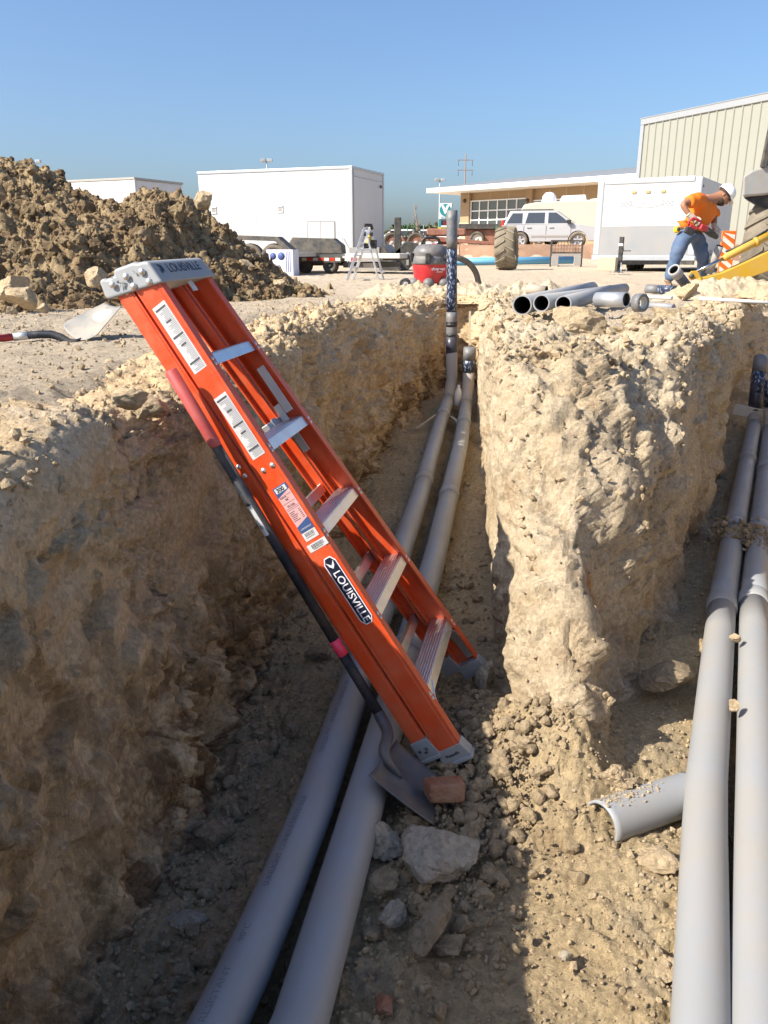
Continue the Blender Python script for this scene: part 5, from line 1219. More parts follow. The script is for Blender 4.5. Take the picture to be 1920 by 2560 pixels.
hl = MB().hexa([(1.98, -.80, .76), (2.17, -.76, .74), (2.17, -.40, .74), (1.98, -.40, .76)], [(1.90, -.82, .95), (2.12, -.74, .88), (2.12, -.40, .88), (1.90, -.40, .95)]).build('headlight', M['lamp_clear'], suv, bevel=.01)
MB().box((2.12, -.62, .50), (2.23, -.45, .62)).build('fog_lamp', M['dark_metal'], suv); MB().box((2.14, -.38, .60), (2.21, .38, .85)).build('grille', M['dark_metal'], suv)
MB().box((-2.215, -.80, .82), (-2.08, -.66, 1.24)).build('tail_light', M['lamp_red'], suv, bevel=.02)
for x in WB:
    for y in (-.80, .80): wheel(suv, (x, y, wr), wr, .22, (0, math.copysign(1, y), 0), M['tyre'], M['silver_car'], spokes=5)
    MB().lathe([(.43, -.05), (.43, .75)], (x, -.78, .33), (0, 1, 0), 24).build('wheel_arch', M['tyre_black'], suv)

# ---- red car behind and dark flatbed truck
p = at(1215, 600, y=41.5)
ft = empty('flatbed_truck', (p.x, p.y, at(1215, 618, y=41.5).z), R(-8), label='truck with black flat bed and dusty red chassis parked left of the silver car', cat='truck', group='parked vehicles')
MB().box((-1.30, -.9, .82), (1.0, 1.0, 1.06)).build('bed', M['dark_metal'], ft, bevel=.02)
MB().prism([(-1.0, .35), (-1.0, .80), (1.3, .80), (1.3, .2), (.3, .2)], -.7, .7, lambda u, v, t: (u, t, v)).build('chassis', M['rust'], ft)
MB().prism([(.85, .85), (1.0, 1.62), (1.12, 1.64), (1.12, .85)], -.85, .95, lambda u, v, t: (u, t, v)).build('headboard', M['dark_metal'], ft)
MB().prism([(1.2, .5), (1.2, 1.2), (1.45, 1.58), (2.4, 1.58), (2.8, 1.25), (3.9, 1.25), (3.9, .5)], -.8, .85, lambda u, v, t: (u, t, v)).build('cab', M['red_dark'], ft, bevel=.08)
MB().box((1.16, -.70, 1.25), (1.30, .75, 1.50)).build('rear_window', M['car_glass'], ft)
wheel(ft, (-.42, -.78, .36), .36, .24, (0, -1, 0), M['tyre'], M['rim_white']); wheel(ft, (3.1, -.78, .36), .36, .24, (0, -1, 0), M['tyre'], M['rim_white'])

# ---- red equipment trailer
p = at(1010, 628, y=36.0)
rt_ = empty('equipment_trailer', (p.x, p.y, at(1010, 630, y=36.0).z), R(-6), label='dusty red tilt-bed trailer with tandem wheels right of the big white trailer', cat='trailer', group='parked vehicles')
def rl_(u, v, t): return (u, t, v)
MB().prism([(-1.0, .62), (.95, .62), (1.0, .66), (5.2, .28), (5.2, .20), (1.2, .44), (-1.0, .44)], -.1, 1.9, rl_).build('bed', M['rust'], rt_, bevel=.015)
for cx in (-.50, .52):
    MB().prism([(cx - .52, .55), (cx - .40, .78), (cx - .2, .87), (cx + .2, .87), (cx + .40, .78), (cx + .52, .55), (cx + .47, .55), (cx + .36, .74), (cx + .18, .82), (cx - .18, .82), (cx - .36, .74), (cx - .47, .55)], -.16, .16, rl_).build('mudguard', M['dark_metal'], rt_)
    wheel(rt_, (cx, -.02, .41), .41, .24, (0, -1, 0), M['tyre'], M['rim_white'])
MB().box((.95, .1, .66), (2.6, 1.8, .95)).build('cargo', M['rust'], rt_, bevel=.05)
MB().prism([(1.2, .20), (1.5, .44), (2.4, .36), (2.3, .10), (1.7, .02)], .1, 1.6, rl_).build('axle_beam', M['rust'], rt_)
for x in (-.35, 0.05, .75): MB().box((x, .8, .62), (x + .04, .84, 1.12)).build('stake', M['green_paint'] if x == .05 else M['pole_grey'], rt_)
# white cars far behind the red trailer
for (px, y, lab) in ((1012, 62, 'white car far behind the red trailer wheels'), (1085, 62, 'pale car far behind the red trailer, under the price sign')):
    p = at(px, 600, y=y); c_ = empty('parked_car', (p.x, p.y, LOT - .15), R(-8), label=lab, cat='car', group='parked vehicles')
    MB().prism([(-2.1, .3), (-2.1, .8), (-1.5, .92), (-.9, 1.38), (.6, 1.40), (1.2, .95), (2.0, .80), (2.1, .3)], -.8, .8, rl_).build('body', M['white'], c_, bevel=.08)
    MB().prism([(-1.3, .95), (-.85, 1.30), (.5, 1.31), (.95, .95)], -.815, -.8, rl_).build('window', M['car_glass'], c_)
    for x in (-1.3, 1.3): wheel(c_, (x, -.72, .32), .32, .2, (0, -1, 0), M['tyre_black'], M['rim_white'])

# ---- camper behind the SUV
p = at(1420, 600, y=47.0)
rv = empty('camper', (p.x, p.y, at(1420, 612, y=47.0).z), R(-10), label='long cream camper with roof dome parked behind the silver car', cat='camper', group='parked vehicles')
h_ = at(1420, 505, y=47).z - at(1420, 612, y=47).z
MB().prism([(-2.6, .5), (-2.75, h_ * .75), (-2.5, h_ - .12), (-1.9, h_), (5.2, h_ + .25), (5.2, .5)], -.1, 2.3, rl_).build('shell', M['cream'], rv, bevel=.06)
dm = MB().lathe([(0, .55), (.22, .50), (.36, .34), (.40, .12), (.42, 0)], (-1.15, .7, h_ + .02), (0, 0, 1), 24).build('dome', M['white'], rv)
for (x0, x1, hh_) in ((-.60, .90, .34), (.95, 1.75, .16), (1.9, 4.8, .55)): MB().prism([(x0, h_), (x0 + .14, h_ + hh_), (x1 - .1, h_ + hh_ + .05), (x1, h_)], .3, 1.3, rl_).build('roof_unit', M['white'], rv, bevel=.05)
MB().prism([(1.6, .95), (1.75, 1.5), (2.6, 1.55), (3.3, 1.0)], -.14, -.101, rl_).build('window', M['shop_glass'], rv)
for x in (-1.6, 3.6): wheel(rv, (x, -.0, .36), .36, .24, (0, -1, 0), M['tyre_black'], M['rim_white'])

# ---- right hand white trailer, seen from its drawbar end
p = at(1735, 640, y=21.5); zb0 = 1.46
wt = empty('enclosed_trailer', (p.x, p.y, zb0), R(-31), label='white cargo trailer with drawbar and black jack behind the bending worker', cat='trailer', group='white enclosed trailers')
WF, H = 2.62, at(1735, 440, y=21.5).z - zb0
MB().box((-WF, 0, 0), (0, 5.0, H)).build('body', M['white_paint'], wt, bevel=.04)
MB().box((-WF + .16, -.012, .0), (-.16, -.001, .74)).build('stone_guard', M['skin_grey'], wt)
for (x0, x1) in ((-WF - .015, -WF + .17), (-.17, .015)): MB().box((x0, -.02, 0), (x1, .1, H - .02)).build('corner_post', M['white_trim'], wt, bevel=.03)
b = MB().box((-WF + .17, -.02, H - .12), (-.17, .05, H + .015)); b.build('roof_trim', M['white_trim'], wt, bevel=.02)
for x in (-1.72, -1.36, -.98): MB().box((x, -.025, H - .36), (x + .11, -.001, H - .29)).build('marker_lamp', M['lamp_amber'], wt, bevel=.01)
MB().box((.001, .12, H - .25), (.02, .18, H - .19)).build('marker_lamp', M['ink'], wt)
em = empty('emblem', (0, 0, 0)); em.parent = wt
# flat print: chequered flags either side of an oval
cx, cz = -1.32, H - .60
b = MB(); pts = [(.40 * math.cos(2 * math.pi * k / 28), .105 * math.sin(2 * math.pi * k / 28)) for k in range(28)]
for k in range(28):
    (x0, z0), (x1, z1) = pts[k], pts[(k + 1) % 28]; w = .010 if k < 14 else .022
    b.bar((cx + x0, -.0035, cz + z0), (cx + x1, -.0035, cz + z1), .004, w, (0, 0, 1))
for sg in (-1, 1):
    for i in range(5):
        for j in range(3):
            if (i + j) % 2 == 0:
                x = cx + sg * (.42 + i * .055); z = cz - .06 + j * .045 - i * .006
                b.box((x - .026, -.005, z), (x + .026, -.0015, z + .040))
bpy.data.objects.remove(em)
o_ = b.build('flag_print', M['ink_grey'], wt)
text_mesh('lettering', 'PACE', .13, M['ink_grey'], wt, frame((cx, -.004, cz), (1, 0, 0), (0, 0, 1)), .001, sx=1.25)
MB().box((-WF - .03, -.04, -.12), (.03, 4.9, -.001)).build('floor_frame', M['white_trim'], wt, bevel=.01)
MB().box((-1.75, -.02, -.22), (.02, .05, -.121)).build('cross_member', M['dark_metal'], wt)
cpl = Vector((-1.62, -1.35, -.16))
for x in (-2.2, -.5): MB().bar((x, .05, -.17), cpl, .07, .10).build('drawbar', M['dark_metal'], wt)
MB().bar(cpl, cpl + Vector((-.06, -.30, .03)), .08, .10).build('coupler', M['steel'], wt)
jk = MB().box((cpl.x + .02, cpl.y + .1, -.36), (cpl.x + .12, cpl.y + .2, .46)).build('jack', M['black'], wt, bevel=.01)
MB().box((cpl.x + .015, cpl.y + .095, .24), (cpl.x + .125, cpl.y + .205, .30)).build('label_band', M['white'], jk); MB().bar((cpl.x + .1, cpl.y + .1, .12), (cpl.x + .34, cpl.y + .06, .12), .025, .025).build('crank', M['black'], jk)
MB().bar((cpl.x + .1, cpl.y + .1, .40), (cpl.x + .16, cpl.y + .08, .12), .015, .015).build('crank_arm', M['black'], jk)
MB().tube([(cpl.x + .07, cpl.y + .15, -.36), (cpl.x + .07, cpl.y + .15, -.52)], .035, 10).build('jack_foot', M['steel'], jk)
for dx in (-.12, -.02, .16):
    cc = [(cpl.x + dx, cpl.y - .1 + dx * .3, -.16), (cpl.x + dx + .03, cpl.y - .1, -.40), (cpl.x + dx + .09, cpl.y - .05, -.52), (cpl.x + dx + .13, cpl.y + .05, -.30)]
    MB().tube(cc, .014, 6).build('safety_chain', M['steel'], wt)
for y in (2.2, 3.0):
    for x in (-WF + .5, -.1): wheel(wt, (x, y, -.14), .33, .2, (math.copysign(1, x + 1.3), 0, 0), M['tyre_black'], M['rim_white'])
p = at(1518, 676, y=19.6)
o_ = MB().box((-.20, -.15, 0), (.20, .15, .30)).build('wood_block', M['wood'], None, bevel=.01); o_.location = (p.x, p.y, at(1518, 677, y=19.6).z); o_.rotation_euler = (0, 0, R(-25)); tag(o_, 'squared timber block on the ground under the cargo trailer', 'block')

# ---- steel clad building
A = at(1590, 500, y=45.0); B = at(1925, 500, y=37.2)
d = Vector((B.x - A.x, B.y - A.y, 0)); rzb = math.atan2(d.y, d.x)
mb_ = empty('metal_building', (A.x, A.y, 1.0), rzb, label='pale green ribbed steel building with white eave rising at the right', cat='building')
Ht = at(1597, 313, y=45.0).z - 1.0; NP = 26; pw = .495
MB().box((0, .06, 0), (NP * pw, 14, Ht - .02)).build('wall_frame', M['cladding'], mb_)
pan = MB().box((.004, 0, 0), (pw - .004, .058, Ht)).build('wall_panel', M['cladding'], mb_)
rib = MB().hexa([(-.045, -.001, 0), (.045, -.001, 0), (.02, -.05, 0), (-.02, -.05, 0)], [(-.045, -.001, Ht), (.045, -.001, Ht), (.02, -.05, Ht), (-.02, -.05, Ht)]).build('wall_rib', M['cladding'], mb_)
rib.location = (pw, 0, 0)
for k in range(1, NP):
    c_ = pan.copy(); col.objects.link(c_); c_.location = (k * pw, 0, 0)
    if k < NP - 1: c_ = rib.copy(); col.objects.link(c_); c_.location = ((k + 1) * pw, 0, 0)
MB().box((-.10, -.08, Ht), (NP * pw, .3, Ht + .30)).build('eave_trim', M['cladding_trim'], mb_, bevel=.03)
MB().add([(-.12, -.10, Ht + .31), (NP * pw, -.10, Ht + .31), (NP * pw, 7, Ht + 1.2), (-.12, 7, Ht + 1.2)], [(0, 1, 2, 3)]).build('roof', M['cladding_trim'], mb_, solid=.04)
MB().box((-.06, -.07, 0), (.16, -.001, Ht - .005)).build('corner_trim', M['cladding_trim'], mb_)
MB().tube([(-.14, .05, Ht), (-.16, .05, 0)], .05, 8).build('downpipe', M['pole_grey'], mb_)

# ---- tan shop across the lot
A = at(1150, 560, y=72.0); B = at(1505, 560, y=62.0); d = Vector((B.x - A.x, B.y - A.y, 0)); rzs = math.atan2(d.y, d.x); du = d.normalized()
gzs = 1.6 + .2
shop = empty('shop_building', (A.x, A.y, gzs), rzs, label='tan shop with big gridded windows under a long white canopy edge', cat='building')
def fx(px):
    k = (px - 960) / FPX * _c; return (k * A.y - A.x) / (du.x - k * du.y)
def fz(px, py): t = fx(px); return at(px, py, y=A.y + du.y * t).z - gzs
LEN = fx(1560); ztop = fz(1150, 483)
MB().box((0, .25, 0), (LEN + 8, 14, ztop)).build('wall', M['stucco'], shop)
for (a_, b_) in ((1150, 1171), (1309, 1324)): MB().box((fx(a_), -.1, fz(1160, 556) if a_ == 1150 else 0), (fx(b_), .249, ztop)).build('pilaster', M['stucco'], shop)
MB().box((fx(1149), -.14, 0), (fx(1172), .249, fz(1160, 556) - .01)).build('pilaster_base', M['stucco_pale'], shop)
xs = [1172, 1193, 1214.5, 1237, 1260, 1284, 1307]; zr_ = [fz(1172, 503), fz(1172, 528), fz(1172, 551), fz(1172, 577)]
zs_ = [zr_[3] - 2.2] + zr_[::-1]
for r_ in range(3):
    for k in range(6):
        f0 = fx(xs[k]) + .04; f1 = fx(xs[k + 1]) - .04; z1, z0 = zr_[r_] - .04, zr_[r_ + 1] + .04
        MB().box((f0, .16, z0), (f1, .2, z1)).build('window_pane', M['shop_glass'], shop)
for k in range(0, 6, 2): MB().box((fx(xs[k]) + .04, .16, .15), (fx(xs[min(k + 2, 6)]) - .04, .2, zr_[3] - .04)).build('window_pane', M['shop_glass'], shop)
for k in range(7): MB().box((fx(xs[k]) - .045, .08, 0 if k % 2 == 0 else zr_[3]), (fx(xs[k]) + .045, .24, zr_[0] + .05)).build('mullion', M['white'], shop)
for r_ in range(4): MB().box((fx(1172), .10, zr_[r_] - .045), (fx(1307), .23, zr_[r_] + .045)).build('transom', M['white'], shop)
for px in (1326, 1345, 1365, 1385, 1405): MB().box((fx(px) + .04, .16, 2.2), (fx(px + 18) - .04, .2, fz(1330, 503))).build('window_pane', M['shop_glass'], shop)
MB().box((fx(1324), .10, fz(1330, 503)), (fx(1430), .23, fz(1330, 503) + .1)).build('transom', M['white'], shop)
for px in (1216, 1261, 1362, 1403, 1445): MB().box((fx(px) - .03, .22, zr_[0] + .06), (fx(px) + .03, .245, ztop)).build('wall_joint', M['stucco_pale'], shop)
for px in (1161, 1315): MB().ball((fx(px), -.16, fz(px, 502)), .16, 10, 6).build('wall_lamp', M['dark_metal'], shop)
x0 = -1.9; MB().box((x0, -2.2, ztop), (LEN + 8, .3, ztop + .36)).build('canopy_edge', M['white'], shop, bevel=.03)
MB().prism([(x0 + .1, ztop + .43), (LEN + 8, ztop + .43), (LEN + 8, ztop + .85), (6, ztop + .70)], -1.6, -1.2, lambda u, v, t: (u, t, v)).build('roof_edge', M['roof_grey'], shop)
MB().box((x0, .3, ztop), (LEN + 8, 14, ztop + .40)).build('roof', M['white'], shop)

# ---- price sign
p = at(1113, 560, y=66.0)
ps = empty('price_sign', (p.x, p.y, gzs), R(-4), label='tall price sign with round teal V emblem and yellow price panel', cat='sign')
zz = lambda py: at(1107, py, y=66).z - gzs
hw = .52
MB().box((-hw, 0, 0), (hw, .45, zz(508))).build('pylon', M['machine_grey'], ps)
lp = MB().box((-hw + .02, -.06, zz(541)), (hw - .06, -.001, zz(508))).build('logo_panel', M['white'], ps)
MB().lathe([(0, .03), (.44, .03), (.44, 0)], (-.02, -.061, zz(525)), (0, -1, 0), 40, smooth=False).build('disc', M['teal'], lp)
text_mesh('letter', 'V', .72, M['white'], lp, frame((-.02, -.10, zz(525)), (1, 0, 0), (0, 0, 1)), .02, bold=.05)
MB().box((-hw + .02, -.06, zz(547)), (hw - .1, -.001, zz(541.5))).build('name_panel', M['white'], ps)
text_mesh('lettering', 'VALERO', .20, M['teal'], ps, frame((-.02, -.07, zz(544.3)), (1, 0, 0), (0, 0, 1)), .01)
pp = MB().box((-hw + .02, -.06, zz(568)), (hw - .1, -.001, zz(550))).build('price_panel', M['teal'], ps)
MB().box((-hw + .2, -.07, zz(563)), (hw - .13, -.061, zz(551))).build('display', M['navy'], pp)
text_mesh('digits', '2.49', .26, M['lamp_red'], pp, frame((.05, -.08, zz(554)), (1, 0, 0), (0, 0, 1)), .01); text_mesh('digits', '2.69', .26, M['lamp_red'], pp, frame((.05, -.08, zz(560)), (1, 0, 0), (0, 0, 1)), .01)
MB().box((-hw + .2, -.068, zz(567.5)), (hw - .15, -.061, zz(564))).build('strip', M['white'], pp)
yp = MB().box((-hw - .02, -.06, zz(585)), (hw - .02, -.001, zz(568.5))).build('diesel_panel', M['sign_yellow'], ps)
MB().box((-hw + .2, -.07, zz(578)), (hw - .2, -.061, zz(569.5))).build('display', M['sign_green'], yp)
text_mesh('digits', '2.79', .27, M['green_paint'], yp, frame((.0, -.08, zz(574)), (1, 0, 0), (0, 0, 1)), .01)
MB().box((-hw, -.06, zz(600)), (hw, -.001, zz(585.5))).build('base_panel', M['white'], ps)

# ---- light poles, power pole, trees
def light_pole(px, pt, y, lab, span=.30):
    p = at(px, 600, y=y); h_ = at(px, pt, y=y).z - 1.2
    t = empty('light_pole', (p.x, p.y, 1.2), 0, label=lab, cat='light pole', group='car park light poles')
    MB().tube([(0, 0, 0), (0, 0, h_)], [.10, .06], 10).build('pole', M['pole_grey'], t)
    MB().box((-span, -.05, h_ - .12), (span, .05, h_ - .04)).build('cross_arm', M['pole_grey'], t)
    for sg in (-1, 1): MB().box((sg * span - .20, -.15, h_ - .10), (sg * span + .20, .15, h_ + .16)).build('lamp_head', M['machine_grey'] if sg < 0 else M['white_trim'], t, bevel=.04)
light_pole(111, 405, 70, 'light pole with two lamp heads above the left end of the dirt heap')
light_pole(675, 402, 75, 'light pole with two lamp heads poking above the big white trailer')
light_pole(1097, 450, 85, 'slim light pole with two lamp heads above the price sign')
p = at(1158, 600, y=150); h_ = at(1158, 400, y=150).z
pl = empty('power_pole', (p.x, p.y, 1), 0, label='distant power pole with two crossarms above the white canopy', cat='power pole')
MB().tube([(0, 0, 0), (0, 0, h_)], [.14, .10], 8).build('pole', M['bark'], pl)
for zf_ in (.925, .80):
    z = at(1158, 416 if zf_ > .9 else 441, y=150).z; MB().box((-1.35, -.07, z - .06), (1.35, .07, z + .06)).build('crossarm', M['bark'], pl)
    for x in (-1.2, 1.2): MB().tube([(x, 0, z - .1), (x, 0, z - .9)], .05, 6).build('insulator', M['ink'], pl)
def crown(t, n, c, rad, m, leaf, seed):
    r = np.random.RandomState(seed); q = r.normal(size=(n, 3)); q /= np.linalg.norm(q, axis=1)[:, None]; q *= (r.uniform(.35, 1, n) ** .5)[:, None]
    q = q * np.array(rad) * (1 + .35 * fbm((q * 1.6 + seed).astype(np.float32), 2))[:, None] + np.array(c); V = []; F = []
    a = r.normal(size=(n, 3)) * leaf; b_ = r.normal(size=(n, 3)) * leaf
    V = np.stack([q - a, q + b_, q + a, q - b_], 1).reshape(-1, 3); F = np.arange(4 * n).reshape(-1, 4)
    return raw_mesh('crown', V, F, m, t, False)
for (px, y, w, hpx, m, lab, sd) in ((1022, 95, 2.6, 565, 'leaf', 'dark green rounded tree far behind the red trailer', 5), (1088, 105, 2.9, 566, 'leaf_dry', 'dry yellowish tree left of the price sign', 6)):
    p = at(px, 600, y=y); t = empty('tree', (p.x, p.y, 1.2), 0, label=lab, cat='tree', group='far trees'); hh_ = at(px, hpx, y=y).z - 1.2
    MB().tube([(0, 0, 0), (.1, 0, hh_ * .4), (0, 0, hh_ * .7)], [.18, .14, .06], 8).build('trunk', M['bark'], t)
    crown(t, 1400, (0, 0, hh_ * .62), (w, w, hh_ * .42), M[m], .16, sd)
p = at(1044, 600, y=58.0); t = empty('bare_tree', (p.x, p.y, 1.5), 0, label='thin leafless young tree standing against the sky left of the price sign', cat='tree'); hh_ = at(1040, 510, y=58).z - 1.5
r = random.Random(2)
MB().tube([(.05, 0, 0), (0, 0, hh_ * .4), (-.12, 0, hh_ * .75), (-.3, 0, hh_)], [.10, .07, .045, .012], 8).build('trunk', M['bark'], t)
for k in range(26):
    z = hh_ * r.uniform(.3, .95); a = r.uniform(0, 6.28); l_ = r.uniform(.25, .6) * (1.25 - z / hh_)
    b = MB().tube([(-.15 * z / hh_, 0, z), (-.15 * z / hh_ + math.cos(a) * l_ * .5, math.sin(a) * l_ * .5, z + l_ * .5), (-.15 * z / hh_ + math.cos(a) * l_ * .8, math.sin(a) * l_ * .8, z + l_ * 1.2)], [.022, .015, .005], 5); b.build('branch', M['bark'], t)

# ---- backhoe loader at the right edge
p = at(1935, 735, y=13.6)
bh = empty('backhoe_loader', (p.x, p.y, 1.06), R(0), label='yellow backhoe loader with giant dusty rear tyre cut off by the right edge', cat='digger')
O = Vector(bh.location); rel = lambda px, py, y: at(px, py, y=y) - O
tw_ = empty('rear_wheel', (0, 0, 0)); bpy.data.objects.remove(tw_)
wr_ = .80
def lug_wheel(c, r, w, rz, lugs):
    Mx = Matrix.Translation(c) @ Matrix.Rotation(rz, 4, 'Z')
    prof = [(r * .5, -w * .40), (r * .70, -w * .50), (r * .88, -w * .5), (r * .955, -w * .42), (r * .965, 0), (r * .955, w * .42), (r * .88, w * .5), (r * .70, w * .5), (r * .5, w * .40)]
    tr = MB(Mx).lathe(prof, axis=(0, 1, 0), n=64).build('rear_tyre', M['tyre'], bh)
    for k in range(lugs):
        for sg in (-1, 1):
            a0 = 2 * math.pi * (k + (.5 if sg > 0 else 0)) / lugs; wd = .085; da = .26
            P_ = lambda a, yy, rr: (rr * math.cos(a), yy, rr * math.sin(a))
            Aq, Bq = [], []
            b = MB(Mx)
            for j in range(3):
                t0, t1 = j / 3, (j + 1) / 3; q = lambda t, rr, e: [P_(a0 + da * t - wd / 2 + e, sg * w * (-.02 + .50 * t), rr), P_(a0 + da * t + wd / 2 - e, sg * w * (-.02 + .50 * t), rr)]
                u0, u1 = q(t0, r * .945, 0), q(t1, r * .945, 0); v0, v1 = q(t0, r * 1.0, .012), q(t1, r * 1.0, .012)
                b.hexa([u0[0], u0[1], u1[1], u1[0]], [v0[0], v0[1], v1[1], v1[0]])
            b.build('tread_lug', M['tyre'], tr)
    MB(Mx).lathe([(0, -.16), (.2, -.16), (r * .3, -.05), (r * .44, -.08), (r * .52, -w * .42), (r * .53, w * .42), (r * .44, .10), (0, .12)], axis=(0, 1, 0), n=32).build('rim', M['yellow'], tr)
    return tr
lug_wheel(rel(1938, 622, 13.8), .84, .66, R(52), 19)
# rear fender, cab edge: the machine's long side runs away to the right
DEEP = lambda u, v, t: (u + .50 * t, 13.3 - O.y + t, v)
fa = rel(1856, 440, 13.3)
pr = [(-.02, -.05), (.02, .12), (.20, .30), (1.5, .42), (1.5, .30), (.30, .17), (.10, .02), (.06, -.22), (-.02, -.24)]
z4 = lambda px, py: rel(px, py, 13.3)
b = MB(); poly = [(1856, 492), (1858, 440), (1882, 425), (1960, 400), (2050, 400), (2050, 470), (1960, 478), (1910, 488)]
b.prism([(z4(*q).x, z4(*q).z) for q in poly], 0, .75, DEEP); b.build('fender', M['machine_grey'], bh, bevel=.03)
MB().prism([(z4(*q).x, z4(*q).z) for q in ((1858, 493), (1905, 490), (1960, 480), (1960, 540), (1880, 506))], .1, .9, DEEP).build('fender_liner', M['black'], bh)
cb = [(1908, 420), (1905, 395), (1925, 330), (2100, 330), (2100, 420)]
MB().prism([(z4(*q).x, z4(*q).z) for q in cb], .1, 1.6, DEEP).build('cab_glass', M['car_glass'], bh)
MB().bar(z4(1907, 418), z4(1926, 325), .06, .08, (0, 1, 0)).build('cab_post', M['dark_metal'], bh)
MB().box((z4(2120, 600).x, 13.6 - O.y, .35), (z4(2600, 600).x, 14.6 - O.y, 1.6)).build('chassis', M['yellow'], bh, bevel=.04)
# outrigger: leg, cylinder, rod, foot
SY = 10.6
s4 = lambda px, py, y=SY: rel(px, py, y)
b = MB(); poly = [(1738, 700), (1760, 692), (1800, 682), (1860, 655), (1930, 622), (1930, 672), (1880, 690), (1820, 712), (1763, 714)]
b.prism([(s4(*q).x, s4(*q).z) for q in poly], SY - .07 - O.y, SY + .07 - O.y, lambda u, v, t: (u, t, v)); b.build('outrigger_leg', M['yellow'], bh, bevel=.008)
b = MB(); b.prism([(s4(*q).x, s4(*q).z) for q in ((1713, 688), (1722, 677), (1737, 676), (1745, 690), (1741, 722), (1727, 724))], SY - .10 - O.y, SY - .075 - O.y, lambda u, v, t: (u, t, v)); b.build('pin_lug', M['yellow'], bh, bevel=.006)
MB().lathe([(0, .03), (.028, .03), (.03, 0)], s4(1728, 690, SY - .10), (0, -1, 0), 16).build('pin', M['dark_metal'], bh)
MB().prism([(s4(*q).x, s4(*q).z) for q in ((1734, 724), (1739, 693), (1768, 726))], SY - .16 - O.y, SY + .16 - O.y, lambda u, v, t: (u, t, v)).build('foot', M['yellow'], bh, bevel=.004)
MB().tube([s4(1736, 682, SY - .02), s4(1812, 645, SY - .02)], .021, 16).build('cylinder_rod', M['chrome'], bh)
MB().tube([s4(1808, 648, SY - .02), s4(1815, 643, SY - .02), s4(1930, 585, SY - .02)], [.036, .045, .05], 20).build('cylinder', M['yellow'], bh)
MB().tube([s4(1886, 607, SY - .02), s4(1894, 603, SY - .02)], .060, 20).build('cylinder_collar', M['yellow'], bh)
MB().tube([s4(1815, 629, SY), s4(1850, 615, SY), s4(1888, 594, SY), s4(1935, 565, SY)], .014, 8).build('hydraulic_hose', M['black'], bh)
# ---- barricade panel
p = at(1812, 676, y=14.4)
vp = empty('vertical_panel', (p.x, p.y, 1.07), R(6), label='orange and white striped barricade panel beside the giant tyre', cat='barricade')
hp_, wp = at(1812, 577, y=14.4).z - 1.07, .125
MB().box((-wp, 0, 0), (wp, .03, hp_)).build('panel', M['orange_sign'], vp, bevel=.01)
for k in range(5):
    z0 = .10 + k * .165; V = [(-wp + .02, -.003, z0 + .17), (-wp + .02, -.003, z0 + .085), (wp - .02, -.003, max(z0 - .06, .08)), (wp - .02, -.003, z0 + .02)]
    V = [(x, y, min(z, hp_ - .03)) for x, y, z in V]
    MB().add(V, [(0, 1, 2, 3)]).build('stripe', M['white'], vp, solid=.003)
MB().box((-.08, -.006, .02), (.08, -.001, .055)).build('print', M['ink'], vp)
MB().box((-.28, -.12, -.05), (.28, .16, 0)).build('base', M['black'], vp)

# ------------------------------------------------------------------ heap of excavated clay
def ridge_z(x):
    pts = np.array([(-9, 2.3), (-7.5, 2.7), (-6.2, 2.75), (-5.2, 2.68), (-4.75, 2.58), (-4.25, 2.48), (-3.95, 2.36), (-3.6, 2.27), (-3.35, 2.24), (-3.1, 2.26), (-2.85, 2.28), (-2.55, 2.20), (-2.25, 1.95), (-2.0, 1.76), (-1.75, 1.54), (-1.5, 1.36), (-1.25, 1.22), (-1.05, 1.12), (-.9, 1.0)])
    return np.interp(x, pts[:, 0], pts[:, 1])
hx = np.linspace(-9, -.7, 560); hv = np.linspace(0, 1, 330)
HX, HV = np.meshgrid(hx, hv, indexing='ij')
toe = np.interp(HX, [-9, -5, -4, -3.2, -2.5, -1.6, -.9, -.6], [4.2, 5.0, 5.6, 6.3, 7.0, 8.4, 9.4, 9.9]); crest = np.interp(HX, [-9, -4, -2, -.6], [9.5, 10.2, 10.6, 10.4]); back = crest + 3.0
s_ = HV / .75
HY = np.where(HV < .75, toe + (crest - toe) * s_, crest + (back - crest) * (HV - .75) / .25)
pr_ = np.where(HV < .75, np.clip(s_, 0, 1) ** .92, 1 - ((HV - .75) / .25) ** 1.3)
base = ground_h(HX, HY) - .10; top_ = np.maximum(ridge_z(HX), base + .05)
HZ = base + (top_ - base) * pr_
f = P3(HX.ravel(), HY.ravel(), HZ.ravel()); edge = np.clip(np.minimum(pr_.ravel() * 4, 1), 0.15, 1)
_w = f + .08 * np.stack([perlin(f * 4 + 3), perlin(f * 4 + 33), perlin(f * 4 + 63)], 1)
a1, b1, _ = cells(_w * 3.2, 2); a2, b2, _ = cells(_w * 7.5, 6); a3, b3, _ = cells(f * 17, 7)
HC = .07 * a1 + .07 * b1 + .045 * a2 + .045 * b2 + .02 * a3 + .022 * b3
HZ = HZ + ((0.16 * fbm(f * 1.1, 4) + 0.07 * billow(f * 2.3 + 2, 3) + .03 * billow(f * 6 + 2, 3) + .02 * billow(f * 15, 2) + HC) * edge).reshape(HX.shape)
HX2 = HX + (.09 * fbm(f * 2 + 9, 3)).reshape(HX.shape); HY2 = HY + (.09 * fbm(f * 2 + 19, 3)).reshape(HX.shape)
H_P = np.stack([HX2, HY2, HZ], -1); H_N = normals(H_P); H_N = H_N * np.sign(H_N[..., 2:3] + 1e-9)
heap = grid_mesh('dirt_heap', H_P, M['mound'], smooth=True)
tag(heap, 'tall heap of excavated brown clay and clods at the left', 'dirt heap')
rs = np.random.RandomState(12)
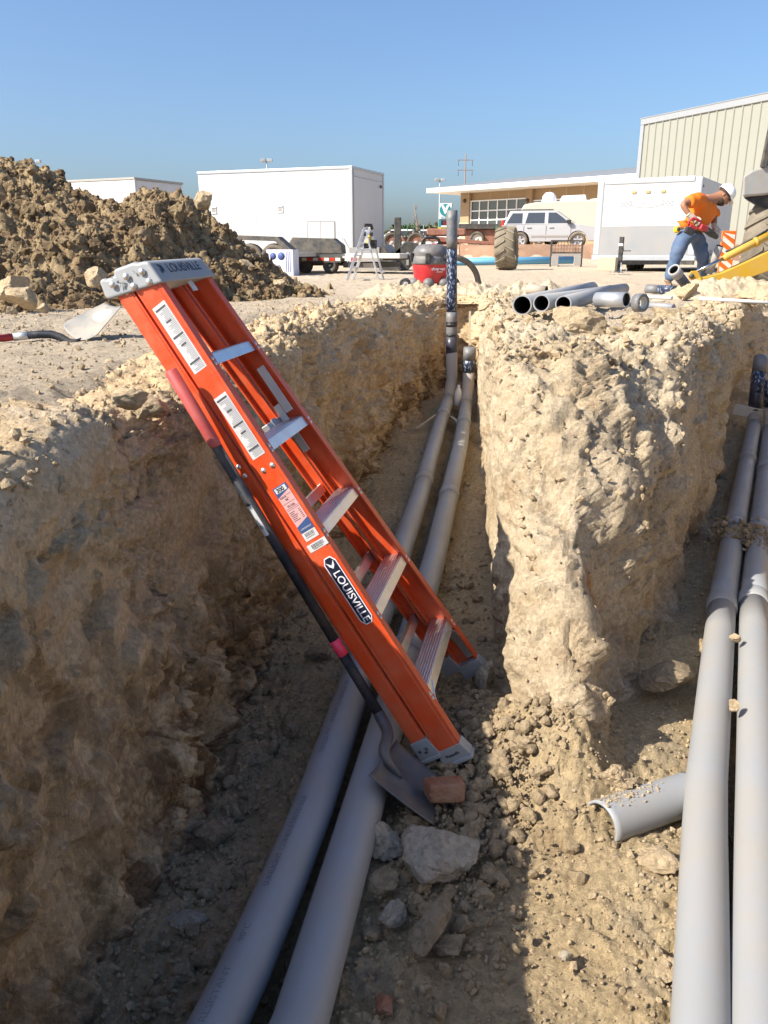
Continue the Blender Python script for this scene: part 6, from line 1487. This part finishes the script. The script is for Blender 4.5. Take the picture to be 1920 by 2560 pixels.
def heap_pts(n):
    pp = H_P[:, :int(330 * .80)].reshape(-1, 3); nn = H_N[:, :int(330 * .80)].reshape(-1, 3)
    k = np.flatnonzero(pp[:, 0] > -6.2); k = rs.choice(k, n); return pp[k], nn[k]
shapes = []
for k in range(10):
    V, F = stone_shape(900 + k, 3, 8, .16, (1, rs.uniform(.7, 1), rs.uniform(.6, .95)), .55)
    me_o = raw_mesh('clod', V, F, (M['clod_dark'], M['mound'], M['clod_dark'], M['clod_mid'])[k % 4], heap, True); me_o.data.set_sharp_from_angle(angle=R(24)); shapes.append(me_o)
pp, nn = heap_pts(300)
sizes = np.clip(rs.lognormal(np.log(.068), .40, 300), .04, .19)
for i in range(300):
    o_ = shapes[i] if i < 10 else shapes[i % 10].copy()
    if i >= 10: col.objects.link(o_)
    o_.location = pp[i] + nn[i] * sizes[i] * .1; o_.scale = [sizes[i]] * 3; o_.rotation_euler = rs.uniform(0, 6.28, 3)
pp, nn = heap_pts(22000); sz = np.clip(rs.lognormal(np.log(.016), .65, 22000), .008, .07)
o_ = scatter('heap_crumbs', pp, nn, sz, M['clod_dark'], 71, sub=1, variants=12, parent=heap, smooth=False, emb=.0); o_['kind'] = 'stuff'
# clods that rolled off along the foot of the heap
for i, (px, py, r_, y, lab) in enumerate(((62, 755, .125, 6.0, 'large pale boulder of dry clay at the left foot of the dirt heap'), (35, 735, .16, 6.6, 'pale boulder of clay leaning behind the largest one at the left edge'), (243, 700, .12, 7.0, 'tan boulder in the dirt heap just left of the ladder cap'), (30, 785, .05, 5.7, 'small clod at the left edge in front of the pale boulders'), (105, 775, .05, 5.8, 'small clod right of the large pale boulder'), (505, 508, .16, 10.2, 'pale slab of clay on the right shoulder of the dirt heap'), (612, 672, .12, 9.9, 'tan squared clod low on the right slope of the dirt heap'), (700, 718, .11, 9.7, 'rounded clod at the right toe of the dirt heap'))):
    p = at(px, py, y=y); p.z -= r_ * .5
    rock('boulder', p, r_, 120 + i, M['clod'], lab, 'clod', (1.05, .85, .85), (.1, .1, i * 1.1), rough=.06, flat=.6, sink=.05)
# ------------------------------------------------------------------ the worker
M['skin'] = mat('tanned skin', (0.30, 0.14, 0.08), .55, var=.08)
M['shirt'] = mat('orange work shirt', (0.72, 0.17, 0.008), .8, var=.10, scale=9, bump=.5, bscale=16)
M['denim'] = mat('faded blue denim', (0.065, 0.11, 0.20), .85, var=.30, scale=7, bump=.5, bscale=18, dirt=.3, dcol=(.25, .27, .30), dscale=5)
M['glove'] = mat('pale leather glove', (0.46, 0.41, 0.33), .8, var=.15, bump=.4, bscale=40)
M['hat'] = mat('white hard hat', (0.80, 0.80, 0.80), .3, var=.02)
M['hair'] = mat('dark beard', (0.045, 0.03, 0.022), .9)
M['boot'] = mat('dusty brown boot', (0.20, 0.14, 0.09), .8, dirt=.5)
M['tool_red'] = mat('red tool body', (0.50, 0.03, 0.04), .45)
def skin(name, verts, edges, m, parent, root=0, sub=2):
    """continuous limb surface grown round a skeleton: verts = (point, radius)"""
    me = bpy.data.meshes.new(name); me.from_pydata([tuple(v[0]) for v in verts], edges, [])
    o = bpy.data.objects.new(name, me); col.objects.link(o)
    me.materials.append(m)
    s = o.modifiers.new('skin', 'SKIN'); s.use_smooth_shade = True; s.branch_smoothing = .6
    ss = o.modifiers.new('sub', 'SUBSURF'); ss.levels = sub; ss.render_levels = sub
    for i, v in enumerate(verts):
        r = v[1]; d = me.skin_vertices[0].data[i]; d.radius = r if isinstance(r, tuple) else (r, r)
    me.skin_vertices[0].data[root].use_root = True
    dg = bpy.context.evaluated_depsgraph_get(); ev = o.evaluated_get(dg)
    m2 = bpy.data.meshes.new_from_object(ev); o.modifiers.clear(); o.data = m2; m2.name = name
    if not m2.materials: m2.materials.append(m)
    for p_ in m2.polygons: p_.use_smooth = True
    if parent is not None: o.parent = parent
    return o
WY = 11.75
wk = lambda x, y, d=0.0: at(1600 + x * 320 / 1659, 440 + y * 320 / 1659, y=WY + d)   # crop pixels of the worker
S = dict(pel=wk(655, 725, .05), spine=wk(720, 560, .05), chest=wk(840, 380, .08), neck=wk(960, 285, .08), head=wk(1050, 265, .08), skull=wk(1105, 245, .08),
         shR=wk(745, 300, -.16), elR=wk(545, 365, -.30), wrR=wk(650, 520, -.34), haR=wk(705, 570, -.34),
         shL=wk(960, 440, .26), elL=wk(955, 570, .22), wrL=wk(965, 660, .10), haL=wk(990, 720, .04),
         hipR=wk(570, 775, -.06), knR=wk(470, 1030, -.12), anR=wk(360, 1390, -.05), toR=wk(395, 1440, -.10),
         hipL=wk(735, 775, .16), knL=wk(815, 1020, .12), anL=wk(815, 1300, .35), toL=wk(900, 1330, .30))
J = list(S); ix = {k: i for i, k in enumerate(J)}
rad = dict(pel=.10, spine=.115, chest=.13, neck=.076, head=.085, skull=.09, shR=.070, elR=.046, wrR=.034, haR=.036, shL=.068, elL=.046, wrL=.034, haL=.036,
           hipR=.075, knR=.055, anR=.043, toR=.04, hipL=.075, knL=.055, anL=.043, toL=.04)
E_ = [('pel', 'spine'), ('spine', 'chest'), ('chest', 'neck'), ('neck', 'head'), ('head', 'skull'), ('chest', 'shR'), ('shR', 'elR'), ('elR', 'wrR'), ('wrR', 'haR'), ('chest', 'shL'), ('shL', 'elL'), ('elL', 'wrL'), ('wrL', 'haL'),
      ('pel', 'hipR'), ('hipR', 'knR'), ('knR', 'anR'), ('anR', 'toR'), ('pel', 'hipL'), ('hipL', 'knL'), ('knL', 'anL'), ('anL', 'toL')]
man = skin('person', [(S[k], rad[k]) for k in J], [(ix[a], ix[b]) for a, b in E_], M['skin'], None, ix['pel'])
tag(man, 'worker in orange shirt, jeans and white hard hat bending over to saw a pipe', 'person')
# shirt: torso and short sleeves
sv = [(S['pel'].lerp(S['spine'], -.05), (.185, .185)), (S['spine'].lerp(S['pel'], .4), .182), (S['spine'], .184), (S['chest'], .195), (S['chest'].lerp(S['neck'], .55), .115), (S['chest'].lerp(S['neck'], .80), .086),
      (S['shR'], .098), (S['shR'].lerp(S['elR'], .50), .083), (S['shR'].lerp(S['elR'], .62), .084), (S['shL'], .096), (S['shL'].lerp(S['elL'], .50), .083), (S['shL'].lerp(S['elL'], .68), .086)]
skin('shirt', sv, [(0, 1), (1, 2), (2, 3), (3, 4), (4, 5), (3, 6), (6, 7), (7, 8), (3, 9), (9, 10), (10, 11)], M['shirt'], man, 2, 3)
def crumple(o, amp, sc_, seed=0):
    n = len(o.data.vertices); V = np.empty(n * 3, np.float32); o.data.vertices.foreach_get('co', V); V = V.reshape(-1, 3)
    N = np.empty(n * 3, np.float32); o.data.vertices.foreach_get('normal', N); N = N.reshape(-1, 3)
    w = V + .04 * np.stack([perlin(V * 5 + seed), perlin(V * 5 + 30 + seed), perlin(V * 5 + 60 + seed)], 1)
    V = V + N * (amp * (1 - 2 * np.abs(perlin(w * np.array(sc_, np.float32) + seed))) + amp * .5 * perlin(w * 14))[:, None]
    o.data.vertices.foreach_set('co', V.ravel()); o.data.update()
# jeans
jv = [(S['pel'].lerp(S['spine'], .25), .150), (S['pel'].lerp(S['hipR'], .25).lerp(S['hipL'], .2), .165), (S['hipR'], .128), (S['knR'], .083), (S['knR'].lerp(S['anR'], .6), .075), (S['anR'].lerp(S['knR'], .03), .074), (S['hipL'], .126), (S['knL'], .084), (S['knL'].lerp(S['anL'], .6), .075), (S['anL'].lerp(S['knL'], .03), .074)]
skin('jeans', jv, [(0, 1), (1, 2), (2, 3), (3, 4), (4, 5), (1, 6), (6, 7), (7, 8), (8, 9)], M['denim'], man, 1, 3)
for o_ in man.children: crumple(o_, .011 if o_.name.startswith('shirt') else .013, (7, 7, 9) if o_.name.startswith('shirt') else (6, 6, 8))
MB().tube([S['pel'].lerp(S['spine'], .04) + Vector((-.005, 0, -.012)), S['pel'].lerp(S['spine'], .17) + Vector((-.005, 0, -.005))], .162, 20).build('belt', M['black'], man)
def glove(wr, ha, fdir, curl, nm='glove'):
    d = (ha - wr).normalized(); side = fdir - d * fdir.dot(d); side.normalize(); nrm = d.cross(side)
    v = [(wr - d * .05, .046), (wr, .044), (ha, .047), (ha + d * .035, .043)]; e = [(0, 1), (1, 2), (2, 3)]
    for k in range(4):
        b0 = ha + d * .045 + side * (.030 - .020 * k); L_ = (.030, .034, .032, .026)[k]; n0 = len(v)
        v += [(b0, .0105), (b0 + d * L_ * .9 + nrm * .012 * curl, .0105), (b0 + d * L_ * 1.1 + nrm * .045 * curl, .010), (b0 + d * L_ * .5 + nrm * .062 * curl, .009)]; e += [(3, n0), (n0, n0 + 1), (n0 + 1, n0 + 2), (n0 + 2, n0 + 3)]
    n0 = len(v); v += [(ha + side * .045, .013), (ha + side * .060 + d * .035 + nrm * .02 * curl, .012), (ha + side * .05 + d * .06 + nrm * .04 * curl, .011)]; e += [(2, n0), (n0, n0 + 1), (n0 + 1, n0 + 2)]
    return skin(nm, v, e, M['glove'], man, 1, 2)
glove(S['wrR'], S['haR'], Vector((.3, -.3, .9)), 1); glove(S['wrL'], S['haL'], Vector((.6, -.5, .5)), 1)
for a, t, dl in (('anR', 'toR', (.20, -.10, -.05)), ('anL', 'toL', (.22, -.08, -.05))):
    A_ = S[a]; d = Vector(dl)
    skin('boot', [(A_ + Vector((0, 0, .06)), .062), (A_ + Vector((-.01, 0, -.05)), .056), (A_ + d * .55 + Vector((0, 0, -.03)), .048), (A_ + d + Vector((0, 0, -.035)), .044)], [(0, 1), (1, 2), (2, 3)], M['boot'], man, 1)
# head: face looks down to the right
hc = S['head'].lerp(S['skull'], .55); fwd = Vector((.62, -.20, -.76)).normalized(); upv = Vector((.78, .05, .62)); upv = (upv - fwd * upv.dot(fwd)).normalized(); sdv = fwd.cross(upv)
HMx = Matrix((fwd, sdv, upv)).transposed().to_4x4(); HMx.translation = hc
fc = MB(HMx).ball((.012, 0, -.015), .098, 24, 16, (1.0, .80, 1.12)); fc.ball((.085, 0, -.075), .04, 14, 8, (.7, .8, .7)); fc.ball((.108, 0, -.022), .018, 12, 8, (1, .8, 1.5))
fc.ball((.098, .0, -.060), .016, 10, 6, (.5, 1.5, .45))
for sg in (-1, 1): fc.ball((-.008, sg * .080, -.015), .026, 10, 8, (.7, .35, 1.1))
fc.build('face', M['skin'], man)
b = MB(HMx)
def beard(u, v):
    th = -R(95) + R(190) * u; ph = R(30) + R(38) * v + R(14) * abs(2 * u - 1) * -1; r = .098
    return Vector((.016 + r * math.cos(th) * math.cos(ph) * 1.04, r * .84 * math.sin(th) * math.cos(ph), -.015 - r * 1.16 * math.sin(ph) - .008))
b.grid(beard, 20, 10); b.build('beard', M['hair'], man, solid=.008)
b = MB(HMx); b.lathe([(.074, -.0), (.094, .04), (.097, .055)], (-.012, 0, .0), (0, 0, 1), 20); b.build('hair', M['hair'], man)
gl = MB(HMx)
for sg in (-1, 1): gl.box((.088, sg * .034 - .026, .000), (.102, sg * .034 + .026, .028)); gl.box((-.01, sg * .083 - .004, .010), (.098, sg * .083 + .004, .022))
gl.build('sunglasses', M['black'], man)
hat = MB(HMx)
hat.lathe([(.112, .035), (.124, .060), (.118, .095), (.098, .130), (.062, .152), (0, .160)], (.0, 0, .0), (0, 0, 1), 32)
ht_ = hat.build('hard_hat', M['hat'], man, solid=.003)
bm_ = MB(HMx)
def brim(u, v):
    a = 2 * math.pi * u; r0 = .112; ext = .016 + .050 * max(0, math.cos(a)) ** 1.5; r = r0 + ext * v
    return Vector((r * math.cos(a), r * .96 * math.sin(a), .036 - .012 * v))
bm_.grid(brim, 40, 4); bm_.build('brim', M['hat'], ht_, solid=.003)
for y0 in (0,): MB(HMx).tube([(-.09, 0, .125), (-.04, 0, .158), (.04, 0, .158), (.10, 0, .112)], .012, 8).build('ridge', M['hat'], ht_)
# tape measure on the belt, reciprocating saw in the hands
p = wk(480, 695, -.08); tm_ = empty('tape_measure', p, label="yellow tape measure clipped on the worker's belt at his back", cat='tape measure')
MB().lathe([(0, .028), (.040, .028), (.045, .018), (.045, -.018), (.040, -.028), (0, -.028)], axis=(.3, -1, .2), n=18).build('case', M['sign_yellow'], tm_); MB().lathe([(0, .032), (.026, .032), (.026, .028)], axis=(.3, -1, .2), n=18).build('badge', M['ink'], tm_)
sa, sb, sc_, sd_, se = wk(600, 640, -.42), wk(700, 640, -.40), wk(815, 655, -.36), wk(990, 790, -.20), wk(1105, 880, -.10)
saw = empty('reciprocating_saw', sb, label='red and black cordless reciprocating saw held in both hands of the worker', cat='saw'); q = lambda v: v - sb
MB().bar(q(wk(590, 690, -.42)), q(wk(690, 740, -.42)), .085, .085, (0, 1, 0)).build('battery', M['black'], saw, bevel=.01)
MB().bar(q(wk(640, 640, -.42)), q(wk(720, 690, -.40)), .05, .045, (0, 1, 0)).build('rear_handle', M['tool_red'], saw, bevel=.01)
MB().tube([q(wk(640, 640, -.42)), q(wk(630, 590, -.42)), q(wk(690, 545, -.42)), q(wk(790, 590, -.40)), q(wk(780, 660, -.38))], .016, 10).build('grip_loop', M['tool_red'], saw)
MB().bar(q(wk(770, 650, -.38)), q(wk(860, 690, -.34)), .07, .085, (0, 1, 0)).build('motor_housing', M['tool_red'], saw, bevel=.012)
MB().tube([q(wk(840, 680, -.35)), q(wk(920, 745, -.28)), q(sd_)], [.046, .045, .034], 14).build('gearbox', M['black'], saw)
MB().bar(q(wk(985, 795, -.20)), q(wk(1045, 830, -.16)), .03, .06, (0, 1, 0)).build('shoe', M['steel'], saw)
MB().bar(q(wk(1010, 805, -.18)), q(wk(1105, 880, -.10)), .003, .022, (0, 1, 0)).build('saw_blade', M['steel'], saw)
# the pipe being cut, and two other pipe ends by the machine
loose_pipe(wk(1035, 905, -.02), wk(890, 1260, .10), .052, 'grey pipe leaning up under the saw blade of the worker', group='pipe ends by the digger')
p0, p1 = at(1685, 675, y=9.6), at(1735, 738, y=9.9)
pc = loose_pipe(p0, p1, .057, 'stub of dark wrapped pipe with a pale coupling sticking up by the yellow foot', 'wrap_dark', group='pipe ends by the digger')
d = (p1 - p0).normalized(); MB().pipe([-d * .012, d * .105], .068, .054, 32).build('coupling', M['pvc'], pc, weld=False)
p0, p1 = at(1616, 723, y=10.9), at(1688, 726, y=10.6)
wp_ = empty('wrapped_pipe', p0, label='short pipe wrapped in printed tape with silver end lying before the worker', cat='pipe', group=None); d = p1 - p0
MB().tube([Vector((0, 0, 0)), d * .02, d * .46], [.055, .062, .063], 24).build('silver_end', M['foil'], wp_); MB().tube([d * .44, d], .061, 24).build('patterned_wrap', M['wrap'], wp_)
for i, (px, py, r_, y, sq, lab) in enumerate(((1718, 724, .15, 9.35, (1.0, .8, .8), 'block of dry earth below the yellow foot, right of the wrapped pipe'), (1830, 738, .20, 9.0, (1.6, .8, .5), 'wide slab of dry earth right of the yellow foot'), (1745, 765, .12, 6.6, (1.2, .8, .6), 'low clod of dry earth at the left end of the long white rod'), (1882, 735, .16, 8.8, (1.3, .8, .6), 'sloping slab of dry earth at the right edge behind the long rod'))):
    p = at(px, py, y=y); p.z -= r_ * .75; rock('clod', p, r_, 160 + i, M['clod'], lab, 'clod', sq, (.08, .1, i * .7), rough=.08, flat=.52, sink=.05)
# loose spoil ridge beyond the far ends of the trenches
for nm, x0, x1, yc, hgt, sd in (('spoil_ridge', -.5, 2.6, 10.35, .20, 3), ('spoil_ridge', 3.2, 7.0, 10.0, .26, 4)):
    sx = np.linspace(x0, x1, 200); sy = np.linspace(-.8, .8, 80); SX, SY_ = np.meshgrid(sx, sy, indexing='ij')
    f = P3(SX.ravel(), SY_.ravel() + yc)
    en = sstep(SX, x0, x0 + .5) * sstep(SX, x1, x1 - .5)
    z = ground_h(SX, SY_ + yc) - .06 + (hgt * np.exp(-(SY_ / .36) ** 2) * en) * (1 + .5 * fbm(f * 1.6 + sd, 3).reshape(SX.shape)) + ((.045 * billow(f * 5, 3) + .018 * fbm(f * 16, 3)).reshape(SX.shape)) * np.exp(-(SY_ / .5) ** 2) * en
    tag(grid_mesh(nm, np.stack([SX, SY_ + yc, z], -1), M['bank']), kind='structure')
